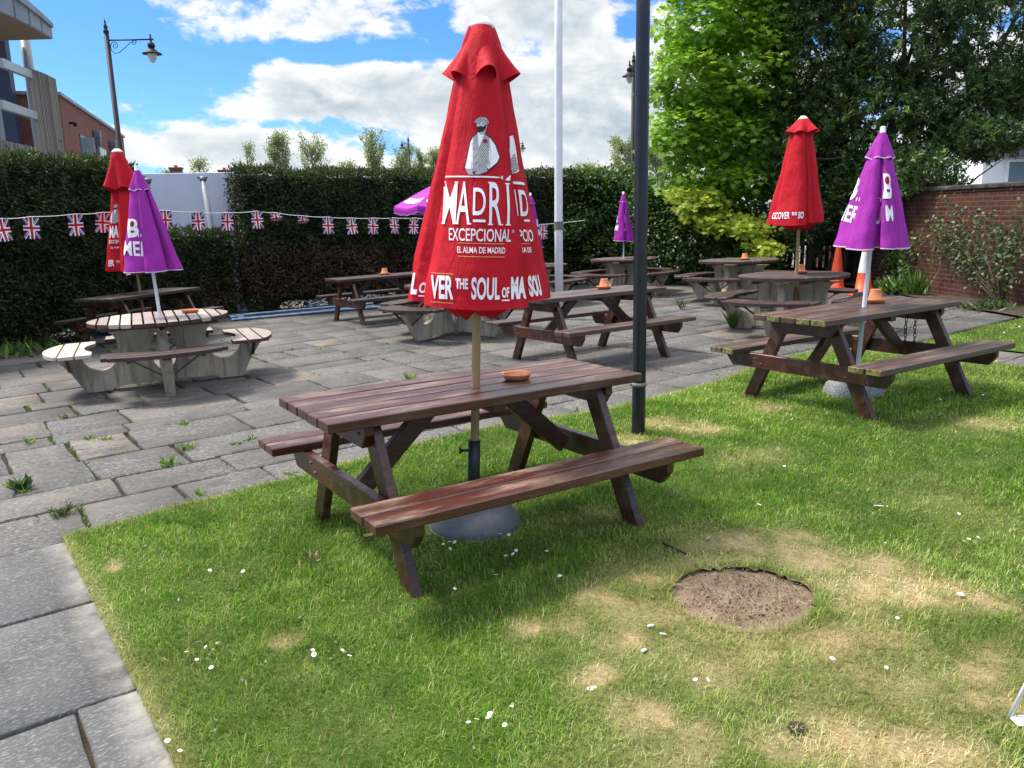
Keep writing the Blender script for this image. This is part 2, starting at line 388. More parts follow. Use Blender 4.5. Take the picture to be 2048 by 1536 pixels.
plain('bolt_steel', (.13, .095, .07), .6, .5, .5); plain('rust_chain', (.045, .030, .022), .7, .4, .4)
plain('string_white', (.75, .75, .72), .7); plain('flag_red', (.42, .012, .03), .75, .2); plain('flag_blue', (.012, .018, .085), .75, .2); plain('flag_white', (.72, .72, .72), .75, .2)
plain('petal_white', (.85, .85, .82), .6, .2, var=.05); plain('petal_yellow', (.75, .50, .04), .7, .2); plain('paper_white', (.80, .80, .78), .7, .2); plain('dead_leaf', (.33, .22, .12), .9, .2, var=.3); plain('twig_dark', (.035, .025, .02), .9, .2)
plain('lamp_black', (.012, .013, .014), .6, .25); plain('lamp_glass', (.55, .58, .52), .2, .5, var=.05); plain('rope', (.20, .185, .15), .9, .2, bmp=.5, scale=60)
plain('zinc_cladding', (.17, .195, .225), .5, .5, .2, .15, 2); plain('soffit', (.16, .115, .08), .8); plain('curtain_blue', (.022, .024, .055), .35, .5, var=.25, scale=1.5); plain('steel_grey', (.25, .295, .31), .45, .5); plain('window_glass', (.10, .14, .16), .08, .6); plain('frame_grey', (.13, .14, .16), .5); plain('frame_white', (.72, .74, .74), .5)
plain('white_render', (.50, .535, .62), .85, .2, var=.06, scale=1.2); plain('house_white', (.72, .73, .74), .8, .2, var=.06, scale=1.2); plain('slate', (.085, .09, .10), .7); plain('drain_grey', (.22, .25, .27), .5, .4, var=.15); plain('old_concrete', (.24, .235, .22), .9, .2, var=.5, scale=4, bmp=.4); plain('dark_stone', (.055, .050, .042), .9, .2, var=.5, scale=6, bmp=.4); plain('fence_dark', (.035, .032, .028), .85)
def slat_mat():
    m, T = new_mat('larch_slats')
    o = T.n('TexCoord').outputs['Object']; isl = T.n('NewGeometry').outputs['Random Per Island']
    n = T.noise(T.n('VectorMath', {0: o, 1: (8, 8, .7)}, operation='MULTIPLY').outputs[0], 2, 5)
    c = T.mix(isl, (.17, .15, .125), (.36, .32, .27)); c = T.mix(T.m('MULTIPLY', n, .4), c, (.11, .095, .08)); out(T, principled(T, c, .8))
slat_mat()
def brick(name, c1, c2, mort, scale=1.0, blotch=.5):
    m, T = new_mat(name)
    o = T.n('TexCoord').outputs['UV']
    b = T.n('TexBrick', {'Vector': o, 'Color1': (*c1, 1), 'Color2': (*c2, 1), 'Mortar': (*mort, 1), 'Scale': scale, 'Mortar Size': .0085, 'Mortar Smooth': .2, 'Bias': .0, 'Brick Width': .225, 'Row Height': .075})
    n = T.noise(o, 1.3, 6, .6); f = T.noise(o, 40, 4, .7)
    c = T.mix(T.m('MULTIPLY', T.mr(n, .45, .7), blotch), b.outputs[0], (.06, .035, .03)); c = T.mix(T.m('MULTIPLY', f, .25), c, (.06, .03, .025))
    h = T.m('SUBTRACT', T.m('MULTIPLY', f, .3), b.outputs['Fac'])
    out(T, principled(T, c, .9, bump(T, h, .008, .7), .2))
brick('old_brick', (.098, .029, .017), (.055, .019, .014), (.115, .085, .062)); brick('new_brick', (.20, .060, .042), (.15, .046, .034), (.20, .15, .13), 1.0, .15)
M = MATS

# ------------------------------------------------------------------ ground, paving, lawn
def gpt(x, y, dz=0.0): return (x, y, float(gz(x, y))+dz)
def sheet(name, pts_grid, mat, attrs=None, kind='structure', drop=None):
    ny, nx, _ = pts_grid.shape; V = pts_grid.reshape(-1, 3)
    i = np.arange(ny-1)[:, None]*nx+np.arange(nx-1)[None]; q = np.stack([i, i+1, i+nx+1, i+nx], -1).reshape(-1, 4)
    if drop is not None: q = q[~drop.ravel()[q].all(1)]
    o = np_mesh(name, V, q.ravel(), np.arange(len(q))*4, mat, attrs=attrs, smooth=True); tag(o, kind=kind); return o
xs = np.concatenate([np.linspace(-500, -25, 8), np.linspace(-18, 18, 31), np.linspace(25, 500, 8)]); ys = np.concatenate([np.linspace(-60, -6, 4), np.linspace(-3, 24, 24), np.linspace(30, 700, 10)])
X, Y = np.meshgrid(xs, ys); sheet('ground', np.stack([X, Y, gz(X, Y)-.045], -1), M['far_ground'])
X, Y = np.meshgrid(np.linspace(-11, 9.5, 30), np.linspace(-1, 21, 30)); sheet('paving_bed', np.stack([X, Y, gz(X, Y)-.022], -1), M['joint_soil'])
X, Y = np.meshgrid(np.linspace(6.75, 8.4, 12), np.linspace(9.2, 20, 24)); XX = X+.25*(vnoise(X, Y, .8, 5)-.5); sheet('planting_bed', np.stack([XX, Y, gz(X, Y)+.012+.035*vnoise(X, Y, 2.5, 3)], -1), M['bed_soil'])

EDGE_U = [-.1, .0, .63, 1.2, 1.76, 2.4, 3.1, 3.7, 4.5, 5.3, 6.2, 6.9, 7.5, 7.83]; EDGE_V = [.0, .02, .10, .13, .22, .30, .24, .12, .06, .10, .32, .42, .40, .2]
LAWN_U1, LAWN2_U0 = 7.8, 8.62
def lawn_v(u): return np.interp(u, EDGE_U, EDGE_V) + .05*(vnoise(u, 0*u, 3.5, 9)-.5)
def make_slabs(name, rects, mat, pink_p, jit=.013, tilt=.005, edge_wear=False, chamfer=.008):
    """rects: u0,u1,v0,v1 of every flagstone; one mesh of worn slabs with eased edges"""
    V, F, tone, pink = [], [], [], []
    for (u0, u1, v0, v1) in rects:
        g = chamfer; a, b = random.random(), (random.random()*.9+.1 if random.random() < pink_p else random.random()*.12)
        top = random.uniform(-tilt, tilt); tu, tv = random.uniform(-1, 1)*tilt, random.uniform(-1, 1)*tilt
        n = len(V); J = lambda: random.uniform(-jit, jit)
        # outline with extra points along each side so the edges run unevenly
        out_, k = [], 4
        cs = [(u0, v0), (u1, v0), (u1, v1), (u0, v1)]; cs = [(p+J(), q+J()) for p, q in cs]
        for c in range(4):
            p, q = cs[c], cs[(c+1) % 4]
            for t in range(k):
                f = t/k; w = J()*.7 if t else 0
                out_.append((p[0]+(q[0]-p[0])*f+w*(1 if c % 2 else 0), p[1]+(q[1]-p[1])*f+w*(0 if c % 2 else 1)))
        cu_, cv_ = (u0+u1)/2, (v0+v1)/2
        for lvl, (ins, dz) in enumerate([(0, -.03), (0, -.009), (g, 0)]):
            for (u, v) in out_:
                uu = u + (ins if u < cu_ else -ins)*min(1, abs(u-cu_)/((u1-u0)/2)); vv = v + (ins if v < cv_ else -ins)*min(1, abs(v-cv_)/((v1-v0)/2))
                x, y = uv2w(uu, vv); V.append((x, y, float(gz(x, y))+top+tu*(u-cu_)+tv*(v-cv_)+dz)); tone.append(a)
                pink.append(b if not edge_wear else max(0, 1-abs(u+.02)/.17))
        m = len(out_)
        for l in range(2):
            for i in range(m): F.append((n+l*m+i, n+l*m+(i+1) % m, n+(l+1)*m+(i+1) % m, n+(l+1)*m+i))
        F.append(tuple(n+2*m+i for i in range(m)))
    loops = np.concatenate([np.array(f) for f in F]); st = np.concatenate([[0], np.cumsum([len(f) for f in F])[:-1]])
    o = np_mesh(name, np.array(V), loops, st, mat, attrs={'tone': tone, 'pink': pink}); tag(o, kind='structure'); return o
def coursed(u0, u1, v0, v1):
    rects, v = [], v0
    widths = [.34, .52, .60, .66, .46, .62, .70]
    while v < v1:
        w = random.choice(widths); u = u0 + random.uniform(-.5, 0)
        while u < u1:
            l = random.choice([.55, .7, .85, 1.0, .7, .6, 1.2])
            rects.append((u+.011, u+l-.011, v+.009, v+w-.009)); u += l
        v += w
    return rects
patio = []
for (u0, u1, v0, v1) in coursed(-8.5, 13.5, -.05, 17.5):
    x, y = uv2w((u0+u1)/2, (v0+v1)/2)
    if x < -9.5 or y > 20 or y < .3 or x > 7.5: continue
    if (u1-u0) > .7 and random.random() < .25:
        s = u0+(u1-u0)*random.uniform(.4, .6); patio += [(u0, s-.012, v0, v1), (s+.012, u1, v0, v1)]
    else: patio.append((u0, u1, v0, v1))
make_slabs('patio_paving', patio, M['riven_stone'], .20)
pr = []
for v in np.arange(-.06, -7, -.88):
    if abs(v+.06) < 1.0 or abs(v+.94) < .1: cuts = [-1.9, -1.0, -.0]
    elif v < -1.6 and v > -2.0: cuts = [-1.9, -.98, -.22, -.0]
    else: cuts = [-1.9, -1.1, -.0]
    for a, b in zip(cuts, cuts[1:]): pr.append((a+.005, b-.005, v-.872, v-.008))
make_slabs('garden_path', pr, M['path_slab'], 1, .006, .003, True, .006)
pr = []
for v in np.arange(-.08, -6, -.6): pr.append((LAWN_U1+.03, LAWN2_U0-.02, v-.59, v-.01))
make_slabs('cross_path', pr, M['riven_stone'], .2)

# dry patches in the turf: x, y, radius, strength
DRY = [(1.36,3.32,.15,.8),(1.06,3.52,.17,.9),(.62,3.17,.10,.7),(1.40,3.05,.17,.95),(1.68,2.98,.17,.95),(1.85,2.9,.10,.9),(.03,2.82,.075,.9),(.30,3.02,.10,.8),(.40,2.69,.13,.8),(.28,2.44,.07,.95),(.40,2.24,.07,.9),(1.18,2.04,.14,.8),(.99,2.1,.14,.8),(1.67,2.53,.09,.8),(1.54,2.41,.12,.7),(1.12,5.83,.17,.9),(1.36,5.66,.17,.9),(.80,5.42,.16,.8),(-1.95,3.57,.06,.8),(.80,3.0,.09,.7),(.19,2.86,.09,.75),(.81,2.53,.11,.65),(1.61,3.2,.15,.8),(1.33,3.49,.14,.85),(.55,2.13,.10,.7),(3.42,5.45,.2,.5),(2.02,6.17,.16,.45),(.46,4.03,.12,.4),(-.92,2.8,.07,.5),(.77,2.07,.10,.8),(1.5,2.22,.12,.7),(1.2,2.45,.3,.45),(.6,2.7,.35,.35),(1.9,2.3,.25,.5),(1.5,4.9,.25,.3),(.9,3.55,.25,.35)]
PATCH = (.93, 3.02, .285)
def dryness(x, y):
    d = np.zeros_like(x)
    wx = x+.10*(vnoise(x, y, 6, 21)-.5); wy = y+.10*(vnoise(x, y, 6, 22)-.5)
    for px, py, r, k in DRY: d = np.maximum(d, k*np.exp(-(((wx-px)**2+(wy-py)**2)/(r*r*1.15))**1.3))
    d = d*(.55+.75*vnoise(x, y, 11, 23))*(.45+1.0*vnoise(x, y, 31, 27)) + .34*np.clip(vnoise(x, y, 1.3, 24)-.52, 0, 1) + np.clip((x+.1)/.6, 0, 1)*np.clip((3.7-y)/.5, 0, 1)*(.85*np.clip(vnoise(x, y, 4.5, 29)-.42, 0, 1)+.06) + .22*np.clip(vnoise(x, y, 5, 26)-.6, 0, 1)
    u, v = w2uv(x, y); e = np.minimum(np.abs(lawn_v(u)-v), np.abs(u+.02)); d = d+.35*np.exp(-(e/.05)**2)
    return np.clip(d, 0, 1)
def inpatch(x, y, k=1.0):
    r = np.hypot(x-PATCH[0], y-PATCH[1]); a = np.arctan2(y-PATCH[1], x-PATCH[0])
    return r < k*PATCH[2]*(1+.015*np.sin(3*a+1)+.012*np.sin(7*a))
def lawn_sheet(name, u0, u1, v0, vt):
    us = np.linspace(u0, u1, int((u1-u0)/.035)); ts = np.linspace(0, 1, 200)
    U, Tt = np.meshgrid(us, ts); V = v0+(vt(U)-v0)*Tt; x, y = uv2w(U, V)
    dx, dy = x-PATCH[0], y-PATCH[1]; rr_ = np.hypot(dx, dy)+1e-9; aa = np.arctan2(dy, dx); Rb = PATCH[2]*(1+.015*np.sin(3*aa+1)+.012*np.sin(7*aa)); near = np.abs(rr_/Rb-1) < .062
    x = np.where(near, PATCH[0]+Rb*np.cos(aa), x); y = np.where(near, PATCH[1]+Rb*np.sin(aa), y)
    z = gz(x, y)+.012+.012*(vnoise(x, y, 2.2, 4)-.5)
    dr = dryness(x, y); return sheet(name, np.stack([x, y, z], -1), M['turf'], {'dry': dr.ravel()}, drop=inpatch(x, y, 1.0005))
lawn_sheet('lawn', -.025, LAWN_U1+.03, -7.4, lawn_v)
lawn_sheet('far_lawn', LAWN2_U0-.02, 14, -6, lambda u: -.15+.06*(vnoise(u, 0*u, 3, 2)-.5))

def grass_blades():
    P = []
    def add(u0, u1, v0, v1, dens):
        n = int((u1-u0)*(v1-v0)*dens); u = rng.uniform(u0, u1, n); v = rng.uniform(v0, v1, n); x, y = uv2w(u, v)
        d = np.hypot(x, y); dep = y*math.cos(CAM_PITCH)+1.594*math.sin(CAM_PITCH)
        ok = (y > 1.35) & (np.abs(x) < .72*dep+.45) & (v < (lawn_v(u) if u0 < 8 else -.15+0*u)+.02*rng.normal(size=n))
        keep = rng.random(n) < np.clip((2.6/np.maximum(d, 2.0))**1.25, .10, 1)
        P.append(np.stack([x[ok & keep], y[ok & keep]], -1))
    add(-.03, LAWN_U1+.02, -7.4, .5, 16500); add(LAWN2_U0, 14, -6, 0, 9000)
    p = np.concatenate(P); x, y = p.T; d = np.hypot(x, y)
    dr = dryness(x, y); n = len(p)
    pa = inpatch(x, y, 1.0); edge = inpatch(x, y, 1.16) & ~pa
    keep = ~pa & (rng.random(n) > dr*.45)
    x, y, d, dr, edge = x[keep], y[keep], d[keep], dr[keep], edge[keep]; n = len(x)
    clump = vnoise(x, y, 9, 31); tall = np.clip(vnoise(x, y, 2.0, 32)-.35, 0, 1)
    h = (.010+.030*rng.random(n)**1.8+.012*clump+.014*tall)*(1-.45*dr)*(1+.9*edge)
    w = (.0020+.0013*rng.random(n))*np.clip(d/2.7, 1, 3.0)
    lean = .15+1.35*rng.random(n)**.8+.3*dr; a = rng.uniform(0, 2*PI, n)
    dx, dy = np.cos(a), np.sin(a); z = gz(x, y)+.008
    side = np.stack([-dy, dx, 0*dx], -1)*w[:, None]/2
    b = np.stack([x, y, z], -1); m = b+np.stack([dx*np.sin(lean*.45), dy*np.sin(lean*.45), np.cos(lean*.45)], -1)*(h*.55)[:, None]
    t = m+np.stack([dx*np.sin(lean), dy*np.sin(lean), np.cos(lean)], -1)*(h*.6)[:, None]
    V = np.stack([b-side, b+side, m+side*.8, m-side*.8, t], 1).reshape(-1, 3); i = np.arange(n)[:, None]*5
    loops = np.concatenate([i+np.array([[0, 1, 2, 3]]), i+np.array([[3, 2, 4]])], 1).ravel(); st = (np.arange(n)[:, None]*7+np.array([[0, 4]])).ravel()
    col = np.clip(.45+.85*(rng.random(n)-.5)+.9*(vnoise(x, y, 1.6, 35)-.5)+.7*(vnoise(x, y, 7, 36)-.5)+.5*(vnoise(x, y, 19, 37)-.5), 0, 1)
    dd = np.clip(dr*1.15+.25*(rng.random(n)-.5)*(dr > .12)+(rng.random(n) < .11)*rng.uniform(.35, 1, n), 0, 1)
    o = np_mesh('grass', V, loops, st, M['grass_blades'], attrs={'rnd': np.repeat(col, 5), 'dry': np.repeat(dd, 5)}); tag(o, kind='stuff')
grass_blades()
def soil_patch():
    n = 90; rr = np.linspace(0, 1.0, 40); V = []
    a = np.linspace(0, 2*PI, n, endpoint=False); bound = PATCH[2]*1.10*(1+.015*np.sin(3*a+1)+.012*np.sin(7*a))
    g = []
    for r in rr:
        x = PATCH[0]+bound*r*np.cos(a); y = PATCH[1]+bound*r*np.sin(a)
        g.append(np.stack([x, y, gz(x, y)-.004+.006*(vnoise(x, y, 12, 41)-.5)+.010*(vnoise(x, y, 38, 42)-.5)+.030*np.clip(vnoise(x, y, 60, 43)-.6, 0, 1)*(r < .8)], -1))
    g = np.array(g); g = np.concatenate([g, g[:, :1]], 1); sheet('soil_patch', g, M['bare_soil'])
soil_patch()
def soil_crumbs():
    n = 900; r = PATCH[2]*np.sqrt(rng.random(n))*.97*rng.uniform(.2, 1, n)**.35; a = rng.uniform(0, 2*PI, n); x, y = PATCH[0]+r*np.cos(a), PATCH[1]+r*np.sin(a); P = np.stack([x, y, gz(x, y)+.004+.004*rng.random(n)], -1)
    tag(leaves('soil_crumbs', P, rdir(n), rdir(n), rng.uniform(.004, .013, n), rng.uniform(.004, .010, n), M['bare_soil'], None, OVAL), kind='stuff')
    n = 260; a = rng.uniform(0, 2*PI, n); r = PATCH[2]*(1-.55*rng.random(n)**2.2); x, y = PATCH[0]+r*np.cos(a), PATCH[1]+r*np.sin(a); P = np.stack([x, y, gz(x, y)+.008], -1); t = rdir(n); t[:, 2] = .15*np.abs(t[:, 2])+.03
    tag(leaves('straw', P, t, rdir(n)*.4+[0, 0, 1], rng.uniform(.02, .05, n), rng.uniform(.0015, .003, n), M['grass_blades'], None, RHOMB, 0, {'rnd': rng.random(n), 'dry': np.clip(rng.normal(.9, .3, n), 0, 1)}), kind='stuff')
soil_crumbs()
def small_hole():
    a = np.linspace(0, 2*PI, 25); g = np.array([np.stack([.84+.028*r*np.cos(a)*(1+.25*np.sin(2*a)), 2.14+.026*r*np.sin(a), gz(.84+0*a, 2.14+0*a)+.026-.012*(1-r)], -1) for r in np.linspace(0, 1, 5)]); sheet('hole', g, M['joint_soil'])
small_hole()
def joint_moss():
    P = []
    for (u0, u1, v0, v1) in patio:
        x, y = uv2w(u0, v0)
        if y > 12 or random.random() < .35: continue
        for k in range(int(44*random.random()**2)):
            t = random.random(); q = (u0-.012, v0+(v1-v0)*t) if random.random() < .45 else (u0+(u1-u0)*t, v0-.01)
            P.append(uv2w(q[0]+random.gauss(0, .008), q[1]+random.gauss(0, .008)))
    p = np.array(P); u, v = w2uv(p[:, 0], p[:, 1]); p = p[v > lawn_v(u)]; n = len(p)
    B = np.stack([p[:, 0], p[:, 1], gz(p[:, 0], p[:, 1])-.015], -1); B = np.repeat(B, 3, 0)+rng.normal(size=(n*3, 3))*[.006, .006, 0]; N = n*3
    t = rdir(N); t[:, 2] = np.abs(t[:, 2])+.5
    o = leaves('moss', B, t, rdir(N), rng.uniform(.015, .04, N), rng.uniform(.006, .014, N), M['weed_leaves'], attrs={'rnd': rng.random(N)*.8}); tag(o, kind='stuff')
joint_moss()

def lawn_weeds():
    C = []
    for k in range(90):
        x, y = uv2w(rng.uniform(.2, 6.5), rng.uniform(-3.2, -.1)); C.append((x, y, rng.uniform(.03, .08), int(rng.uniform(6, 22))))
    for (x, y) in [(-1.15, 2.68), (-.68, 2.64), (-.08, 2.22), (-1.05, 2.15), (-.03, 3.48), (-.3, 3.62), (.62, 2.4), (1.05, 2.6), (-.85, 3.2), (3.35, 6.15), (3.8, 6.15)]: C.append((x, y, .09, 46))
    P = np.concatenate([np.stack([rng.normal(x, r, n), rng.normal(y, r, n), np.full(n, 0.)], -1) for x, y, r, n in C]); P = P[~inpatch(P[:, 0], P[:, 1], 1.05) & (w2uv(P[:, 0], P[:, 1])[0] > .02) & (dryness(P[:, 0], P[:, 1]) < .25)]; P[:, 2] = gz(P[:, 0], P[:, 1])+rng.uniform(.010, .030, len(P)); N = len(P)
    t = rdir(N); t[:, 2] = np.abs(t[:, 2])*.4
    o = leaves('clover', P, t, rdir(N)*.5+[0, 0, 1], rng.uniform(.010, .022, N), rng.uniform(.007, .013, N), M['shrub_leaves'], None, OVAL, .1, {'rnd': rng.random(N)*.8}); tag(o, kind='stuff')
lawn_weeds()

# ------------------------------------------------------------------ picnic tables
PT = dict(W=.34, hs=.442, yi=.542, yo=.801, xl=.632, lo=.638, li=.516, L=.874, S=.877)
def picnic_table(x, y, yaw, tx, ty, label, top_mat='stain_wood', frame_mat='stain_wood', end_mat=None, L=PT['L'], W=PT['W'], yo=PT['yo'], group='five A-frame picnic tables'):
    c, s = math.cos(yaw), math.sin(yaw); z = float(gz(x, y))
    ex = Vector((c, s, GA*c+GB*s+tx)).normalized(); ey = Vector((-s, c, -GA*s+GB*c+ty)); ey = (ey-ex*ey.dot(ex)).normalized(); ez = ex.cross(ey)
    Mx = Matrix.Translation((x, y, z)) @ Matrix((ex, ey, ez)).transposed().to_4x4()
    root = empty('picnic_table', label=label, cat='picnic table', group=group, mat=Mx)
    mats = [M[top_mat]] + ([M[end_mat]] if end_mat else [])
    def ends(o):
        if end_mat:
            for p in o.data.polygons:
                if p.normal.x < -.7 and random.random() < .85: p.material_index = 1
    b = MB(); n = 5; g = .013; pw = (2*W-g*(n-1))/n
    for i in range(n): b.box((random.uniform(-.004, .004), -W+pw/2+i*(pw+g), .75-.0225+random.uniform(-.0015, .0015)), (2*L+random.uniform(-.01, .01), pw, .045), bevel=.004)
    ends(b.build('tabletop', mats, root))
    sw = (yo-PT['yi']-g)/2
    for sd_ in (-1, 1):
        b = MB()
        for k in (0, 1): b.box((random.uniform(-.006, .006), sd_*(PT['yi']+sw/2+k*(sw+g)), PT['hs']-.0225), (2*PT['S']*L/PT['L'], sw, .045), bevel=.005)
        ends(b.build('seat', mats, root))
    xl = PT['xl']*L/PT['L']
    def yzM(xc): return Matrix.Translation((xc, 0, 0)) @ Matrix(((0, 0, 1, 0), (1, 0, 0, 0), (0, 1, 0, 0), (0, 0, 0, 1)))
    for e in (-1, 1):
        for sd_ in (-1, 1):
            b = MB(); lo, li = PT['lo'], PT['li']
            b.prism([(sd_*lo, -.02), (sd_*li, -.02), (sd_*.155, .70), (sd_*.275, .70)], .046, yzM(e*xl), bevel=.004); b.build('leg', M[frame_mat], root)
        b = MB(); xo = e*(xl+.0465)
        b.prism([(-yo+.03, .395), (-yo+.03, .345), (-yo+.09, .275), (yo-.09, .275), (yo-.03, .345), (yo-.03, .395)], .044, yzM(xo), bevel=.004)
        for yb in (-.46, -.40, .40, .46):
            b.lathe([(0, .008), (.007, .007), (.009, 0)], 8, Matrix.Translation((xo+e*.022, yb, .335+(.02 if abs(yb) > .43 else -.02))) @ Matrix.Rotation(e*PI/2, 4, 'Y'), 1)
        b.build('seat_bearer', [M[frame_mat], M['bolt_steel']], root)
        b = MB(); b.prism([(-W+.03, .704), (-W+.03, .66), (-W+.08, .595), (W-.08, .595), (W-.03, .66), (W-.03, .704)], .044, yzM(xo), bevel=.004)
        for yb in (-.24, .24): b.lathe([(0, .008), (.007, .007), (.009, 0)], 8, Matrix.Translation((xo+e*.022, yb, .66)) @ Matrix.Rotation(e*PI/2, 4, 'Y'), 1)
        b.build('top_bearer', [M[frame_mat], M['bolt_steel']], root)
        b = MB(); p0 = Vector((e*(xl-.03), 0, .33)); p1 = Vector((e*.20, 0, .69)); d = (p1-p0); a = math.atan2(d.z, d.x)
        b.box((p0+p1)/2, (d.length, .045, .095), Matrix.Rotation(-a, 3, 'Y'), .004); b.build('brace', M[frame_mat], root)
    b = MB(); b.box((0, 0, .682), (.07, 2*W-.06, .044), bevel=.004); b.build('batten', M[frame_mat], root)
    return root
picnic_table(-.22, 3.985, .571, -.014, .006, 'reddish brown picnic table on the lawn with the big red parasol through it', group='A-frame picnic tables in the pub garden')
G_ = 'A-frame picnic tables in the pub garden'
picnic_table(2.876, 6.498, .55, -.002, -.001, 'weathered picnic table with mossy green plank ends and a white-poled purple parasol', 'weathered_wood', 'stain_wood', 'mossy_end', group=G_)
picnic_table(.896, 8.956, .571, -.004, -.007, 'picnic table on the paving behind the black pole without any parasol', 'weathered_wood', 'stain_wood', group=G_)
picnic_table(-2.202, 13.75, .606, 0, 0, 'dark picnic table in front of the scaffold tubes by the long hedge', 'dark_wood', 'stain_wood', group=G_)
picnic_table(-5.504, 11.935, 1.264, 0, 0, 'dark picnic table close to the hedge under a closed red parasol', 'dark_wood', 'stain_wood', None, .903, .35, .753, group=G_)

# ------------------------------------------------------------------ round concrete tables
def poly_strip(x0, x1, rin, rout, half, n=22):
    ys = np.linspace(-half, half, n); a, b = [], []
    for yv in ys:
        lo = max(x0, math.sqrt(max(rin*rin-yv*yv, 0))); hi = min(x1, math.sqrt(max(rout*rout-yv*yv, 0)))
        if hi-lo > .012: a.append((lo, yv)); b.append((hi, yv))
    return a+b[::-1]
def round_table(x, y, yaw, label, wood_='dark_wood', pale_top=(), pale_seats=(), dark_seats=()):
    ex = Vector((math.cos(yaw), math.sin(yaw), GA*math.cos(yaw)+GB*math.sin(yaw))).normalized(); ey = Vector((-math.sin(yaw), math.cos(yaw), -GA*math.sin(yaw)+GB*math.cos(yaw))).normalized(); ez = ex.cross(ey)
    Mx = Matrix.Translation((x, y, float(gz(x, y)))) @ Matrix((ex, ey, ez)).transposed().to_4x4()
    root = empty('round_table', label=label, cat='round table', group='round tables on concrete bases with curved seats', mat=Mx)
    rad, n, g = .69, 13, .017; pw = (2*rad-g*(n-1))/n; b = MB()
    for i in range(n):
        x0 = -rad+i*(pw+g); x1 = x0+pw; pts = []
        for k in range(9): xx = x0+(x1-x0)*k/8; pts.append((xx, -math.sqrt(max(rad*rad-xx*xx, .0012))))
        pts += [(p[0], -p[1]) for p in pts[::-1]]
        b.prism(pts, .038, Matrix.Translation((0, 0, .71+random.uniform(-.002, .002))), 1 if i in pale_top else 0, .003)
    o = b.build('tabletop', [M[wood_], M['pale_wood']], root)
    # turn the grain along the boards
    b = MB()
    for k in range(2): b.box((0, (-1, 1)[k]*.30, .668), (1.12, .07, .044), bevel=.004)
    b.build('batten', M['stain_wood'], root)
    outer = [(.50, .05), (.54, 0), (.78, 0), (.83, .10), (.90, .23), (1.0, .36), (1.04, .405), (.80, .405)]
    scoop = [(.80, .405)] + [(.615+.185*math.cos(t), .40+.185*math.sin(t)) for t in np.linspace(0, -PI*.92, 12)[1:]] + [(.425, .44), (.43, .52), (.465, .59), (.52, .632), (.60, .646)]
    b = MB()
    for k in range(4):
        r0 = 0.0 if k % 2 == 0 else .046
        hole_ = [(r0+.0, .646), (r0, .60)] + [(max(r0, .135*math.sin(t)), .37+.23*math.cos(t)) for t in np.linspace(.25, PI-.25, 9)] + [(r0, .14)]
        pts = [(r0, .05)] + outer[:-1] + scoop + hole_
        q = []
        for p in pts:
            if not q or (abs(p[0]-q[-1][0])+abs(p[1]-q[-1][1])) > 1e-4: q.append(p)
        b.prism(q, .092, Matrix.Rotation(k*PI/2, 4, 'Z') @ Matrix(((1, 0, 0, 0), (0, 0, -1, 0), (0, 1, 0, 0), (0, 0, 0, 1))), 0, .006)
    b.build('base', M['cast_concrete'], root)
    for k in range(4):
        b = MB(); RM = Matrix.Rotation(k*PI/2, 4, 'Z')
        for (x0, x1) in ((.66, .802), (.819, .952), (.969, 1.14)):
            b.prism(poly_strip(x0, x1, .745, 1.12, .57), .036, RM @ Matrix.Translation((0, 0, .447)), 0, .003)
        s_ = b.build('seat', M['pale_wood'] if k in pale_seats else M['dark_wood'] if k in dark_seats else M[wood_], root)
        b = MB(); b.box((.90, 0, .417), (.34, .06, .022), M=RM)
        for sd_ in (-1, 1):
            b.box((.90, sd_*.33, .417), (.30, .045, .022), M=RM)
            p0, p1 = Vector((.90, sd_*.055, .24)), Vector((.90, sd_*.30, .405)); d = p1-p0
            b.box((p0+p1)/2, (.035, d.length, .012), Matrix.Rotation(math.atan2(d.z, d.y), 3, 'X'), M=RM)
        b.build('seat_bracket', M['stain_wood'], s_)
    return root
round_table(-3.719, 8.44, R(25), 'round table with some bleached cream planks and one bleached seat', 'mauve_wood', (2, 3, 10), (2,), (3,))
round_table(-.80, 11.45, R(-40), 'round table mostly hidden behind the big red parasol, under the open purple one')
round_table(.42, 15.3, R(40), 'round table by the hedge, left of the white flagpole')
round_table(2.348, 16.337, R(47), 'round table in front of the leafy hedge with the smallest purple parasol')
round_table(4.064, 14.201, R(48), 'round table by the glossy shrub with a pot and no parasol')
round_table(3.695, 10.392, R(52), 'mossy dark round table with a red parasol right behind the mossy picnic table')

# ------------------------------------------------------------------ parasols
TXT = {}
def text_tris(body, cut=.01, bold=.02):
    """lettering as cut triangles in a box 0..1 by 0..1"""
    if (body, bold) in TXT: return TXT[(body, bold)]
    cu_ = bpy.data.curves.new('lettering', 'FONT'); cu_.body = body; cu_.size = 1; cu_.offset = bold; cu_.resolution_u = 4
    ob = bpy.data.objects.new('lettering', cu_); COL.objects.link(ob)
    dg = bpy.context.evaluated_depsgraph_get(); me = bpy.data.meshes.new_from_object(ob.evaluated_get(dg))
    bpy.data.objects.remove(ob); bpy.data.curves.remove(cu_)
    co = np.empty(len(me.vertices)*3); me.vertices.foreach_get('co', co); co = co.reshape(-1, 3)[:, :2]
    mn, mx = co.min(0), co.max(0); polys = [list(p.vertices) for p in me.polygons]; bpy.data.meshes.remove(me)
    TXT[(body, bold)] = ((co-mn)/(mx-mn), polys); return TXT[(body, bold)]
